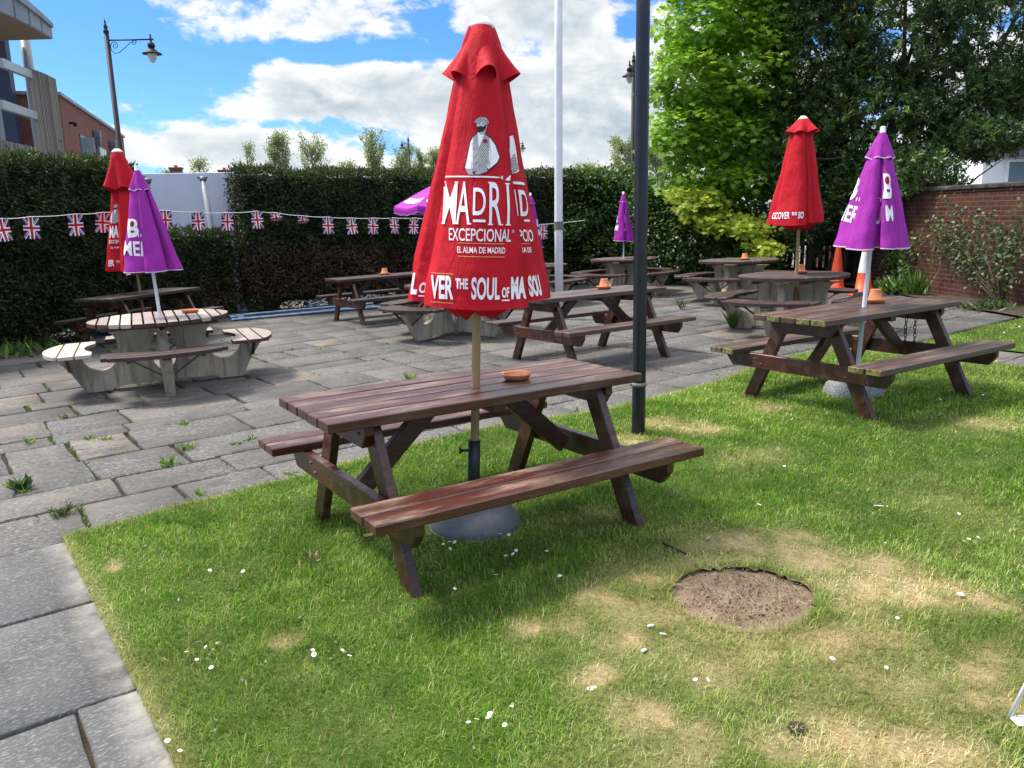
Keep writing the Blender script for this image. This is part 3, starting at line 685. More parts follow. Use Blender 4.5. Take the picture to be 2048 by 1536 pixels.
def grid_cut(co, polys, xs_, zs_):
    bm = bmesh.new(); vs = [bm.verts.new((c[0], 0, c[1])) for c in co]
    for p in polys:
        try: bm.faces.new([vs[i] for i in p])
        except ValueError: pass
    bmesh.ops.triangulate(bm, faces=bm.faces)
    for k, ax in ((xs_, (1, 0, 0)), (zs_, (0, 0, 1))):
        for v in k: bmesh.ops.bisect_plane(bm, geom=bm.verts[:]+bm.edges[:]+bm.faces[:], plane_co=(v*ax[0], 0, v*ax[2]), plane_no=ax)
    bm.verts.index_update(); C = np.array([(v.co.x, v.co.z) for v in bm.verts]); F = [[v.index for v in f.verts] for f in bm.faces]; bm.free(); return C, F

class Canopy:
    """a furled canopy: panels (phi0, rho0, phi1, rho1, bulge), phi in degrees from the front, over a height profile"""
    def __init__(s, panels, prof, zt, zh, depth=(.35, 1.0), hem=None, wr=.006, seed=1):
        s.p, s.prof, s.zt, s.zh, s.d, s.hem, s.wr, s.seed = panels, prof, zt, zh, depth, hem or [0]*len(panels), wr, seed
    def rad(s, z): return float(np.interp(z, [p[0] for p in s.prof[::-1]], [p[1] for p in s.prof[::-1]]))
    def surf(s, k, q, z, off=0.0):
        f0, r0, f1, r1, bl = s.p[k]; t = (s.zt-z)/(s.zt-s.zh); d = s.d[0]+(s.d[1]-s.d[0])*max(0, min(1, t))
        phi = R(f0+(f1-f0)*q); rho = 1-d*(1-(r0+(r1-r0)*q)) + bl*math.sin(PI*q)
        w = s.wr*(math.sin(5.1*q+9*t+s.seed+k*2.1)+.7*math.sin(11*q-15*t+k+s.seed)+.5*math.sin(3*q+31*t+2*k))*(.3+t) + .011*t*math.sin(8.5*q+1.3*k+s.seed)*s.rad(s.zh)/.33
        r = s.rad(z)*rho + w + off
        return Vector((r*math.sin(phi), -r*math.cos(phi), z))
    def width(s, k, z): return (s.surf(k, 1, z)-s.surf(k, 0, z)).length
    def add(s, bm, mi=0, nz=26, ns=9, trim=None):
        cols = [(k, j/(ns-1)) for k in range(len(s.p)) for j in range(ns)]; grid = []
        tt = [0.5*(1-math.cos(PI*i/nz))*.35+.65*i/nz for i in range(nz+1)]
        if trim: tt = tt[:-1]+[1-.007/(s.zt-s.zh)*1.3, 1.0]
        for t in tt:
            row = []
            for (k, q) in cols:
                z = s.zt-(s.zt-s.zh+s.hem[k]*(1-.25*abs(2*q-1)))*t; P = s.surf(k, q, z); row.append(bm.verts.new(P))
            grid.append(row)
        m = len(cols)
        for i in range(len(tt)-1):
            for j in range(m):
                f = bm.faces.new((grid[i][j], grid[i+1][j], grid[i+1][(j+1) % m], grid[i][(j+1) % m])); f.smooth = True; f.material_index = trim if trim and i == len(tt)-2 else mi
    def print(s, bm, k, co, polys, xc, w, z0, z1, mi, off=.0035, xn=None, zn=None, slant=0.0):
        """co in a unit box -> printed on panel k, centred xc metres from the panel's middle"""
        co, polys = grid_cut(co, polys, np.linspace(0, 1, xn or max(3, int(w/.012)))[1:-1], np.linspace(0, 1, zn or max(2, int(abs(z1-z0)/.02)))[1:-1])
        V, ok = [], []
        for c in co:
            z = z0+(z1-z0)*c[1]+slant*(c[0]-.5); q = .5+(xc+(c[0]-.5)*w)/s.width(k, z); ok.append(0.0 <= q <= 1.0); V.append(s.surf(k, min(1, max(0, q)), z, off))
        vs = [bm.verts.new(v) for v in V]
        for p in polys:
            if all(ok[i] for i in p):
                try: f = bm.faces.new([vs[i] for i in p]); f.material_index = mi; f.smooth = True
                except ValueError: pass
    def word(s, bm, k, txt, xc, w, z0, z1, mi=1, bold=.03, slant=0.0, off=.0035): s.print(bm, k, *text_tris(txt, bold=bold), xc, w, z0, z1, mi, off, slant=slant)
    def bar(s, bm, k, xc, w, z0, z1, mi=1, off=.0035, slant=0.0): s.print(bm, k, np.array([(0, 0), (1, 0), (1, 1), (0, 1)], float), [[0, 1, 2, 3]], xc, w, z0, z1, mi, off, slant=slant)
    def poly(s, bm, k, pts, xc, w, z0, z1, mi, off=.0035): s.print(bm, k, np.array(pts, float), [list(range(len(pts)))], xc, w, z0, z1, mi, off)

def lean_matrix(foot, top):
    f, t = Vector(foot), Vector(top); ez = (t-f).normalized(); ex = Vector((1, 0, 0)); ex = (ex-ez*ex.dot(ez)).normalized(); ey = ez.cross(ex)
    return Matrix.Translation(f) @ Matrix((ex, ey, ez)).transposed().to_4x4()
RED_PANELS = [(-98, 1.0, -48, .62, .03), (-66, 1.04, -26, .56, .04), (-43, 1.04, 44, 1.05, .03), (26, .58, 96, 1.06, .07), (84, .80, 146, 1.03, .05), (136, .82, 202, 1.0, .05), (190, .82, 258, 1.0, .05)]
RM_ = ['red_canvas', 'print_white', 'print_black', 'print_grey', 'print_gold', 'print_check', 'print_dark_red', 'print_skin']
def man(c, bm, k, xc, w, z0, z1):
    """plain printed figure of a man in a cap and checked waistcoat"""
    P = lambda pts, mi, o: c.poly(bm, k, pts, xc, w, z0, z1, mi, o)
    H = lambda cx, cy, rx, ry, n=18: [(cx+rx*math.cos(2*PI*i/n), cy+ry*math.sin(2*PI*i/n)) for i in range(n)]
    P([(.20, .02), (.0, .08), (.06, .30), (.14, .55), (.22, .63), (.36, .70), (.52, .70), (.72, .63), (.88, .50), (1.0, .30), (.93, .20), (.66, .06), (.45, .02)], 2, .0034)     # dark outline
    P([(.03, .10), (.10, .32), (.17, .54), (.24, .61), (.24, .10), (.12, .07)], 1, .0042); P([(.68, .62), (.84, .50), (.97, .30), (.90, .215), (.66, .09), (.58, .14), (.74, .29), (.66, .40)], 1, .0042)   # sleeves
    P([(.20, .04), (.22, .60), (.36, .68), (.52, .68), (.68, .61), (.68, .42), (.72, .28), (.60, .06)], 5, .0042)   # waistcoat
    P([(.36, .69), (.40, .44), (.55, .69)], 1, .005); P([(.42, .73), (.42, .66), (.54, .66), (.58, .74)], 3, .0052)
    P(H(.47, .82, .14, .10), 3, .005); P(H(.455, .83, .115, .07), 7, .0053); P(H(.44, .752, .105, .050), 2, .0058); P([(.33, .79), (.36, .755), (.56, .755), (.60, .83), (.56, .83), (.50, .785)], 2, .0059); P(H(.395, .838, .028, .008, 10), 2, .006); P(H(.50, .838, .028, .008, 10), 2, .006); P([(.36, .795), (.50, .795), (.43, .785)], 2, .0061)
    P([(.28, .845), (.30, .905), (.42, .95), (.58, .945), (.655, .88), (.64, .84), (.50, .87)], 5, .0062)      # cap
    P([(.05, .09), (.22, .09), (.27, -.015), (.12, -.005)], 3, .0055); P([(.40, .10), (.62, .12), (.62, .05), (.42, -.005), (.30, .0)], 3, .0055); P(H(.56, .555, .062, .035, 12), 6, .006)
def madri(c, bm, k, xc, w, z0, z1, clip=None):
    """the slab-serif brand word with its raised, underlined D and accented I"""
    items = [('M', .005, .225, 0, 1), ('A', .235, .185, 0, 1), ('D', .455, .155, .22, .86), ('R', .655, .165, 0, 1), ('I', .905, .042, 0, 1)]
    W_ = lambda f: xc+(f-.5)*w; zz = lambda f: z0+(z1-z0)*f
    for ch, x0, ww, a, b in items:
        if ch != 'I': c.word(bm, k, ch, W_(x0+ww/2), ww*w, zz(a), zz(b), 1, .004)
        else: c.bar(bm, k, W_(x0+ww/2), ww*w, zz(a), zz(b))
    sb = .028
    for cx, ws, zb in [(.022, .062, 0), (.213, .062, 0), (.022, .05, 1), (.213, .05, 1), (.245, .055, 0), (.412, .055, 0), (.50, .085, 1), (.672, .062, 0), (.815, .055, 0), (.668, .06, 1), (.926, .085, 0), (.926, .085, 1)]:
        if cx == .50: continue
        c.bar(bm, k, W_(cx), ws*w, zz(zb-(sb if zb else 0)), zz(zb+(0 if zb else sb)), 1, .0042)
    c.bar(bm, k, W_(.535), .15*w, zz(.06), zz(.12), 1)
    c.poly(bm, k, [(0, 0), (.8, 0), (1, 1), (.1, .25)], W_(.945), .10*w, zz(1.06), zz(1.20), 1)
    c.poly(bm, k, [(0, 0), (.01, 1), (.05, .65), (.95, .65), (1, 1), (1, 0), (.95, .3), (.05, .3)], W_(.42), .86*w, zz(1.07), zz(1.17), 1)
def furl_base(bm, zh, r, mi=0, drop=.13, seed=0):
    """gathered cloth hanging inside the hem round the pole"""
    n = 48; rows = []
    for i, t in enumerate(np.linspace(0, 1, 7)):
        row = []
        for k in range(n):
            a = 2*PI*k/n; lob = math.sin(5*a+seed)*.5+math.sin(9*a+1.7+seed)*.35
            rr = r*(.93-.62*t**1.4)*(1+.16*lob*t) ; z = zh+.035-(drop+.035)*t*(1+.22*lob) ; row.append(bm.verts.new((rr*math.cos(a), rr*math.sin(a), z)))
        rows.append(row)
    for A, B in zip(rows, rows[1:]):
        for k in range(n): f = bm.faces.new((A[k], A[(k+1) % n], B[(k+1) % n], B[k])); f.smooth = True; f.material_index = mi
def flounce(bm, z0, z1, r0, r1, n=96, waves=7, amp=.16, seed=0.0, mi=0, trim=None, drop=.03):
    rows = []
    T_ = [0, .12, .3, .5, .7, .86, .96, 1.0]
    for t in T_:
        row = []
        for k in range(n):
            a = 2*PI*k/n; w = math.sin(waves*a+seed)*.75+.35*math.sin((waves-2)*a*1.0+2*seed+1)
            rr = (r0+(r1-r0)*(t**.9))*(1+amp*w*t**1.2); z = z0+(z1-z0)*t+drop*t*t*w
            row.append(bm.verts.new((rr*math.sin(a), -rr*math.cos(a), z)))
        rows.append(row)
    for i, (A, B) in enumerate(zip(rows, rows[1:])):
        for k in range(n): f = bm.faces.new((A[k], A[(k+1) % n], B[(k+1) % n], B[k])); f.smooth = True; f.material_index = trim if trim and i == len(T_)-2 else mi
def finish_canopy(bm, mats, root, name='canopy', solid=0.0):
    me = bpy.data.meshes.new(name); bm.to_mesh(me); bm.free(); o = link(name, me, [M[m] for m in mats], root); return o
def pole_part(root, z0, z1, r, mat, r1=None):
    b = MB(); n = 14; b.tube([(0, 0, z0+(z1-z0)*i/n) for i in range(n+1)], [r+((r1 or r)-r)*i/n for i in range(n+1)], 16); return b.build('pole', M[mat], root)
def red_parasol(foot, top, zh, r_hem, label, yaw, prints, zfl=None, scale=1.0, rfl=.175, waves=7, pole_r=.0215, panels=RED_PANELS, zpole=0.0, cap_r=.062, amp=.22, fdrop=.02, ftop=0.0):
    A = lean_matrix(foot, top); H = (Vector(top)-Vector(foot)).length; root = empty('closed_parasol', label=label, cat='parasol', group='closed parasols', mat=A @ Matrix.Rotation(yaw, 4, 'Z'))
    pole_part(root, zpole, H-.03, pole_r, 'bamboo_pole')
    zt = H-.045; zn = zfl or zt-.22
    k = r_hem/.337
    prof = [(zt, .060*k), (zt-.06, .085*k), (zn-.05, .136*k), (zn-.18, .160*k), (zn-.34, .190*k), (zh+.35, .268*k), (zh+.12, .316*k), (zh-.05, .345*k)]
    c = Canopy(panels, prof, zt, zh, (.85, 1.05), [.0, .012, .028, .0, 0, 0, 0, 0][:len(panels)], .0045, seed=abs(foot[0])*3)
    bm = bmesh.new(); c.add(bm, 0)
    prints(c, bm)
    furl_base(bm, zh, r_hem*.86, 0, .085, seed=foot[0])
    can = finish_canopy(bm, RM_, root)
    bm = bmesh.new(); flounce(bm, zt+.006-ftop, zn, .062*k, rfl, waves=waves, amp=amp, seed=foot[0]*2+.6, drop=fdrop); vf = finish_canopy(bm, RM_, root, 'vent_flounce')
    b = MB(); b.lathe([(0, .045), (cap_r*.45, .042), (cap_r*.62, .030), (cap_r*.80, .022), (cap_r*.98, .008), (cap_r, -.002), (cap_r*.94, -.012), (cap_r*.5, -.014)], 28, Matrix.Translation((0, 0, H-.045))); b.build('finial', M['cap_white'], root)
    return root
# the big one in the foreground
def main_prints(c, bm):
    F, Lf, L2, Rt = 2, 1, 0, 3
    man(c, bm, F, .012, .150, 1.778, 2.045); madri(c, bm, F, -.008, .305, 1.555, 1.745)
    c.word(bm, F, 'EXCEPCIONAL', .008, .262, 1.482, 1.538, 1, .008); c.word(bm, F, '®', .150, .014, 1.522, 1.536, 1, .0)
    c.bar(bm, F, .015, .19, 1.471, 1.474, 4); c.word(bm, F, 'EL ALMA DE MADRID', .015, .195, 1.430, 1.457, 1, .008); c.bar(bm, F, .015, .19, 1.413, 1.416, 4)
    zb = 1.225
    c.word(bm, F, 'VER', -.150, .105, zb-.005, zb+.100, 1, .03); c.bar(bm, F, -.150, .105, zb+.108, zb+.111, 4); c.bar(bm, F, -.150, .105, zb-.022, zb-.019, 4)
    c.word(bm, F, 'THE', -.062, .052, zb+.045, zb+.092, 1, .035); c.word(bm, F, 'SOUL', .033, .112, zb, zb+.1, 1, .028); c.word(bm, F, 'OF', .118, .038, zb+.008, zb+.055, 1, .035); c.bar(bm, F, .118, .038, zb-.006, zb, 1)
    c.word(bm, F, 'MA', .188, .082, zb, zb+.1, 1, .05)
    c.word(bm, Lf, 'IL', -.105, .045, zb, zb+.1, 1, .05); c.word(bm, Lf, 'OF', -.050, .05, zb+.008, zb+.058, 1, .035); c.bar(bm, Lf, -.050, .05, zb-.008, zb-.002, 1)
    c.word(bm, L2, 'OF', -.055, .06, zb+.02, zb+.07, 1, .035); c.bar(bm, L2, -.055, .06, zb+.004, zb+.010, 1)
    c.word(bm, L2, 'R', -.03, .06, 1.56, 1.70, 1, .05); c.bar(bm, L2, -.03, .07, 1.73, 1.745); c.word(bm, L2, 'AL', -.03, .06, 1.475, 1.525, 1, .022)
    c.word(bm, Rt, 'ID', .015, .10, 1.60, 1.72, 1, .015); c.bar(bm, Rt, .04, .05, 1.575, 1.585); c.bar(bm, Rt, .02, .10, 1.745, 1.757)
    c.word(bm, Rt, 'PCIO', .02, .11, 1.482, 1.538, 1, .008); c.bar(bm, Rt, -.02, .13, 1.471, 1.474, 4); c.word(bm, Rt, 'ALMA DE', -.02, .13, 1.432, 1.456, 1, .02)
    c.word(bm, Rt, 'HE', -.052, .05, zb+.045, zb+.095, 1, .035); c.word(bm, Rt, 'SOU', .035, .10, zb, zb+.1, 1, .045)
    c.poly(bm, Rt, [(.1, 0), (.0, .35), (.25, .95), (.6, 1), (.75, .6), (.7, .1)], .01, .075, 1.79, 1.97, 1); c.poly(bm, Rt, [(.1, 0), (0, .6), (.5, .9), (.9, .3)], .005, .06, 1.79, 1.90, 5, .0045)
red_parasol((-.218, 3.92, float(gz(-.2, 3.93))), (-.104, 3.95, 2.49), 1.205, .337, 'big closed red parasol with lettering and a printed man, in the foreground', 0.03, main_prints, zfl=2.225, rfl=.152, waves=6, zpole=.12, amp=.30, fdrop=.028, ftop=.045)
R6_PANELS = [(-104, 1.14, -58, .86, .03), (-74, 1.14, -30, .84, .03), (-44, 1.12, 22, 1.04, .05), (10, .74, 44, .88, .02), (32, .74, 96, .88, .06), (84, .74, 146, .95, .05), (136, .8, 202, 1.0, .05), (190, .82, 254, 1.12, .05)]
def r6_prints(c, bm):
    zb = c.zh+.055
    c.word(bm, 2, 'SCOVER', -.095, .20, zb, zb+.085, 1, .02); c.word(bm, 2, 'THE', .055, .06, zb+.04, zb+.08, 1, .03); c.word(bm, 2, 'SO', .125, .06, zb, zb+.085, 1, .04); c.word(bm, 1, 'DO', .0, .07, zb, zb+.08, 1, .04); c.word(bm, 0, 'D', -.02, .04, zb+.01, zb+.08, 1, .04)
red_parasol((3.735, 10.40, float(gz(3.7, 10.4))), (3.705, 10.40, 2.725), 1.39, .350, 'closed red parasol through the mossy round table, against dark evergreen leaves', front(3.7, 10.4)-.12, r6_prints, zfl=2.50, rfl=.185, waves=6, panels=R6_PANELS)
def e_prints(c, bm):
    zb = c.zh+.06
    c.word(bm, 2, 'VER', -.055, .10, zb, zb+.09, 1, .045); c.word(bm, 2, 'THE', .03, .05, zb+.04, zb+.088, 1, .03); c.word(bm, 2, 'SO', .10, .075, zb, zb+.09, 1, .04); c.word(bm, 1, 'ER', -.03, .08, zb, zb+.09, 1, .045); c.word(bm, 1, 'TH', .05, .04, zb+.04, zb+.08, 1, .03)
    man(c, bm, 1, .03, .17, zb+.60, zb+.88); c.word(bm, 1, 'MA', -.0, .13, zb+.40, zb+.57, 1, .045); c.word(bm, 1, 'EXCEP', .0, .13, zb+.32, zb+.37, 1, .02); c.word(bm, 1, 'EL ALM', .01, .10, zb+.25, zb+.275, 1, .02)
E_PANELS = [(-112, 1.1, -80, .80, .03), (-98, 1.12, -22, .74, .02), (-34, 1.06, 36, .98, .06), (24, .72, 96, 1.0, .06), (84, .80, 146, 1.0, .05), (136, .82, 202, 1.0, .05), (190, .82, 258, 1.0, .05)]
red_parasol((-5.49, 11.94, float(gz(-5.5, 11.9))), (-5.60, 11.9, 2.635), 1.12, .375, 'closed red parasol partly behind a purple one, in front of the dark hedge', front(-5.5, 11.9)+.05, e_prints, zfl=2.27, rfl=.225, waves=6, panels=E_PANELS, amp=.26, fdrop=.04, cap_r=.075)

def purple_panels(n, rot, seed):
    r_ = random.Random(seed); P = []; st = 360/n
    for i in range(n):
        a = rot+i*st+r_.uniform(-4, 4); P.append((a-6, 1.0+r_.uniform(-.03, .05), a+st+3, .80+r_.uniform(-.05, .05), .05))
    return P
PM_ = ['purple_canvas', 'print_white', 'pale_trim', 'print_dark_red']
def bee(c, bm, k, x, w, z0, z1):
    c.word(bm, k, 'B', x, w, z0, z1, 1, .05); zm = (z0+z1)/2; H = [(.5+.5*math.cos(2*PI*i/14), .5+.5*math.sin(2*PI*i/14)) for i in range(14)]; c.poly(bm, k, H, x-.004, w*.35, zm+.012, z1-.022, 3, .005)
def purple_parasol(foot, top, zh, r_hem, label, yaw, panels, prints, pole='white_metal', zpole=0.0, pr=.0175, vent=.19):
    A = lean_matrix(foot, top); H = (Vector(top)-Vector(foot)).length; root = empty('closed_parasol', label=label, cat='parasol', group='closed parasols', mat=A @ Matrix.Rotation(yaw, 4, 'Z'))
    pole_part(root, zpole, H-.03, pr, pole); zt = H-.045
    prof = [(zt, .022), (zt-vent, .098*r_hem/.29), (zh, r_hem), (zh-.06, r_hem*1.05)]
    c = Canopy(panels, prof, zt, zh, (.5, 1.0), [random.uniform(0, .035) for _ in panels], .004, seed=foot[0]*2)
    bm = bmesh.new(); c.add(bm, 0, 22, 7, 2); prints(c, bm); finish_canopy(bm, PM_, root)
    bm = bmesh.new(); flounce(bm, zt+.008, zt-vent, .026, .108*r_hem/.29, 64, 6, .12, foot[0], 0, 2, .01); finish_canopy(bm, PM_, root, 'vent_flounce')
    b = MB(); b.lathe([(0, .062), (.014, .060), (.019, .052), (.022, .004), (.031, -.002), (.031, -.008), (.012, -.010)], 18, Matrix.Translation((0, 0, H-.05))); b.build('finial', M['cap_white'], root)
    return root
def pr1(c, bm):
    bee(c, bm, 1, -.01, .105, c.zh+.345, c.zh+.53); c.word(bm, 1, '1887', .085, .10, c.zh+.345, c.zh+.375, 1, .01); c.word(bm, 1, 'MER', .01, .27, c.zh+.16, c.zh+.305, 1, .02, -.03)
    c.word(bm, 3, 'B', -.02, .06, c.zh+.37, c.zh+.55, 1, .04); c.word(bm, 3, 'M', -.02, .07, c.zh+.20, c.zh+.33, 1, .05)
PUR1 = [(-120, 1.0, -74, .75, .03), (-88, 1.04, 6, .78, .06), (-14, 1.10, 34, .98, .06), (24, .50, 64, .58, .0), (50, 1.04, 100, 1.04, .05), (90, .8, 150, 1.0, .05), (140, .8, 200, 1, .05), (190, .8, 246, 1, .05)]
purple_parasol((-3.69, 8.44, float(gz(-3.7, 8.4))), (-3.775, 8.40, 2.15), 1.225, .268, 'closed purple parasol with pale hem leaning over the bleached round table', front(-3.72, 8.4), PUR1, pr1)
def prb(c, bm):
    bee(c, bm, 1, -.065, .10, c.zh+.36, c.zh+.535); c.word(bm, 1, '18', .02, .05, c.zh+.35, c.zh+.38, 1, .01); c.word(bm, 1, 'IER', -.015, .17, c.zh+.185, c.zh+.315, 1, .02, -.03)
    bee(c, bm, 4, -.01, .08, c.zh+.37, c.zh+.56); c.word(bm, 4, 'M', -.005, .066, c.zh+.20, c.zh+.32, 1, .02); c.word(bm, 3, 'ST', .0, .045, c.zh+.345, c.zh+.375, 1, .01); c.word(bm, 3, 'U', .0, .05, c.zh+.175, c.zh+.31, 1, .02)
PURB = [(-125, 1.0, -72, .70, .03), (-86, 1.02, -20, .80, .04), (-36, 1.08, 6, .98, .08), (-6, .66, 26, .72, .0), (14, 1.05, 50, .94, .07), (38, .62, 102, 1.06, .05), (92, .8, 150, 1.0, .05), (140, .8, 200, 1, .05), (190, .8, 240, 1, .05)]
purple_parasol((2.885, 6.52, float(gz(2.9, 6.5))+.10), (2.946, 6.5, 2.20), 1.205-.06, .275, 'closed purple parasol on a white pole through the mossy picnic table', front(2.9, 6.5), PURB, prb)
def prf(c, bm):
    c.word(bm, 1, 'B.', -.03, .06, c.zh+.36, c.zh+.5, 1, .04); c.word(bm, 1, 'ME', -.01, .09, c.zh+.20, c.zh+.31, 1, .055); c.word(bm, 3, 'B', 0, .05, c.zh+.36, c.zh+.5, 1, .04); c.word(bm, 3, 'U', 0, .06, c.zh+.2, c.zh+.31, 1, .05)
purple_parasol((2.33, 16.337, float(gz(2.3, 16.3))), (2.30, 16.3, 1.985), 1.09, .205, 'smallest closed purple parasol, by the leafy end of the hedge', front(2.3, 16.3), PURB, prf, pr=.014, vent=.15)
def pr3(c, bm):
    c.word(bm, 5, 'BU', 0, .12, c.zh+.36, c.zh+.5, 1, .04); c.word(bm, 5, 'LM', 0, .12, c.zh+.2, c.zh+.31, 1, .05)
purple_parasol((.42, 15.3, float(gz(.4, 15.3))), (.42, 15.3, 1.975), 1.08, .212, 'closed purple parasol mostly hidden behind the right edge of the big red one', front(.4, 15.3), PURB, pr3, pr=.014, vent=.15)
def open_parasol(x, y):
    z = float(gz(x, y)); root = empty('open_parasol', (x, y, z), front(x, y)+.2, 'open purple parasol behind the big red one, the only open parasol', 'parasol')
    pole_part(root, 0, 2.28, .0175, 'white_metal'); n = 8; r, z0, z1 = .80, 1.815-z*0, 2.20; bm = bmesh.new(); sub = 7
    ap = []; rows = []
    for i, t in enumerate(np.linspace(0.04, 1, 10)):
        row = []
        for k in range(n*sub):
            a = 2*PI*k/(n*sub); f = (k % sub)/sub; ch = math.cos(PI/n)/math.cos((f-.5)*2*PI/n); rr = r*t*ch; zz = z1-(z1-z0)*(t**1.15)-.035*math.sin(PI*f)*t
            row.append(bm.verts.new((rr*math.cos(a), rr*math.sin(a), zz)))
        rows.append(row)
    for d in (.03, .085, .09):
        row = [bm.verts.new((v.co.x*(1.0+.01), v.co.y*1.01, v.co.z-d-.006*math.sin(3*i))) for i, v in enumerate(rows[9])]; rows.append(row)
    for i, (A, B) in enumerate(zip(rows, rows[1:])):
        for k in range(len(A)): f = bm.faces.new((A[k], A[(k+1) % len(A)], B[(k+1) % len(A)], B[k])); f.material_index = 2 if i == 11 else 0
    # printed word near the rim of each panel
    for k in range(n):
        co, pl = grid_cut(*text_tris('BULMERS', bold=.05), np.linspace(0, 1, 12)[1:-1], [.33, .66]); vs = []
        a0 = 2*PI*(k+.5)/n; ca, sa = math.cos(a0), math.sin(a0); R0 = r*math.cos(PI/n)
        for c in co:
            t = .74+.14*(1-c[1]); X_ = R0*t; Y_ = (c[0]-.5)*.42*(t/.85); f = .5+math.atan2(Y_, X_)/(2*PI/n); zz = z1-(z1-z0)*(t**1.15)-.035*math.sin(PI*max(0, min(1, f)))*t+.006
            vs.append(bm.verts.new((X_*ca+Y_*sa, X_*sa-Y_*ca, zz)))
        for p in pl:
            f = bm.faces.new([vs[i] for i in p]); f.material_index = 1
    finish_canopy(bm, PM_, root)
    for k in range(n):
        b = MB(); a = 2*PI*k/n; b.tube([(.03*math.cos(a), .03*math.sin(a), z1-.02), (r*math.cos(a)*.98, r*math.sin(a)*.98, z0-.012)], .006, 6); b.build('rib', M['white_metal'], root)
    b = MB(); b.lathe([(0, .06), (.02, .055), (.024, 0), (.04, -.01), (.01, -.012)], 16, Matrix.Translation((0, 0, z1+.02))); b.build('finial', M['cap_white'], root)
open_parasol(-.80, 11.45)

# parasol bases
def dome_stand():
    root = empty('parasol_base', gpt(-.205, 3.935), 0, 'galvanised steel dome with a dark tube, holding the big red parasol', 'parasol base')
    b = MB(); b.lathe([(.238, .006), (.240, .02), (.225, .055), (.19, .105), (.14, .145), (.08, .168), (.034, .175)], 48); b.lathe([(.238, .006), (.246, .010), (.246, .018), (.240, .022)], 48); b.build('dome', M['zinc_dome'], root)
    b = MB(); b.tube([(-.007, -.013, .15), (-.001, -.011, .30), (.006, -.009, .475)], .031, 20); b.build('tube_holder', M['dark_green_steel'], root)
    b = MB(); b.tube([(-.02, -.01, .42), (-.065, -.01, .42)], .007, 10); b.tube([(-.062, -.01, .42), (-.072, -.01, .42)], .019, 8); b.build('clamp_knob', M['dark_green_steel'], root)
dome_stand()
b = MB(); b.lathe([(.245, -.01), (.243, .03), (.22, .085), (.17, .125), (.10, .148), (.05, .152), (0, .152)], 40)
o = b.build('parasol_base', M['granite'], None); o.location = gpt(2.90, 6.60); tag(o, 'rounded granite dome on the grass under the mossy picnic table', 'parasol base')

# ------------------------------------------------------------------ pots, saucers, cones, chains
def saucer(x, y, z, r, label, group=None, ash=False, rx=0.0):
    h = r*.36; b = MB(); b.lathe([(0, 0), (r*.80, 0), (r*.97, h*.78), (r*1.0, h), (r*.93, h), (r*.88, h*.8), (r*.74, h*.3)], 36); b.lathe([(r*.74, h*.3), (r*.4, h*.26), (0, h*.25)], 36, mi=1)
    o = b.build('saucer', [M['terracotta'], M['terracotta_ash' if ash else 'terracotta']], None); o.location = (x, y, z); o.rotation_euler = (rx, 0, random.uniform(0, 6)); return tag(o, label, 'saucer', group or 'terracotta saucers on the tables')
def pot(x, y, z, r, h, label):
    b = MB(); b.lathe([(r, 0), (r*1.0, h*.24), (r*.90, h*.25), (r*.66, h*.96), (r*.62, h), (r*.14, h), (r*.12, h*.93), (0, h*.93)], 32)
    o = b.build('plant_pot', M['terracotta'], None); o.location = (x, y, z); return tag(o, label, 'plant pot', 'upturned terracotta pots on saucers')
saucer(.025, 4.095, .752, .079, 'wide shallow terracotta saucer with ash on the foreground table', ash=True)
saucer(-3.52, 8.74, .613, .095, 'low terracotta saucer without a pot on the bleached round table')
for (x, y, z, sc, where) in [(1.085, 9.235, .732, 1, 'the picnic table behind the black pole'), (-2.34, 14.92-.9, .6, 1, 'the dark picnic table by the scaffold tubes'), (3.10, 6.755, .797, 1, 'the mossy picnic table'), (3.82, 10.50, .763, 1, 'the mossy round table beside the red parasol'), (4.10, 13.98, .739, 1, 'the round table by the glossy shrub')]:
    if y > 13.5 and x < 0: y = 13.86; z = float(gz(x, y))+.752; x = -2.16
    saucer(x, y, z, .088*sc, 'terracotta saucer under an upturned pot on '+where); pot(x+random.uniform(-.008, .008), y, z+.010, .064, .105, 'upturned terracotta pot on '+where)
def traffic_cone(x, y, h, label, band, rz):
    root = empty('traffic_cone', gpt(x, y), rz, label, 'traffic cone'); b = MB()
    b.prism([(-.19, -.15), (-.15, -.19), (.15, -.19), (.19, -.15), (.19, .15), (.15, .19), (-.15, .19), (-.19, .15)], .03, Matrix.Translation((0, 0, .018)), 0, .006); b.build('base', M['cone_orange'], root)
    b = MB(); pr_ = lambda t: .145+(.032-.145)*t; bd = band
    b.lathe([(.17, .03), (.155, .07)] + [(pr_(t), .07+(h-.07)*t) for t in (0, bd[0])], 28); b.lathe([(pr_(t), .07+(h-.07)*t) for t in bd], 28, mi=1); b.lathe([(pr_(t), .07+(h-.07)*t) for t in (bd[1], .9, 1)] + [(.022, h+.006), (.016, h-.02)], 28); b.build('cone', [M['cone_orange'], M['cone_white'], M['cone_orange']], root)
    return root
traffic_cone(6.28, 15.36, .92, 'all orange traffic cone at the foot of the evergreen tree', (.32, .335), .4)
traffic_cone(6.25, 14.11, 1.02, 'orange traffic cone with a broad white band, behind the purple parasol', (.36, .74), .2)
def chain(x, y, z0, z1, label):
    b = MB(); n = int((z0-z1)/.034)
    for i in range(n):
        z = z0-.034*i; R_ = Matrix.Translation((x+.003*math.sin(i), y, z)) @ Matrix.Rotation(PI/2*(i % 2)+.6, 4, 'Z'); pts = [R_ @ Vector((.011*math.cos(a), 0, .022*math.sin(a))) for a in np.linspace(0, 2*PI, 11)]; b.tube(pts, .0035, 5, cap=False)
    o = b.build('chain', M['rust_chain']); return tag(o, label, 'chain', 'rusty chains under the mossy picnic table')
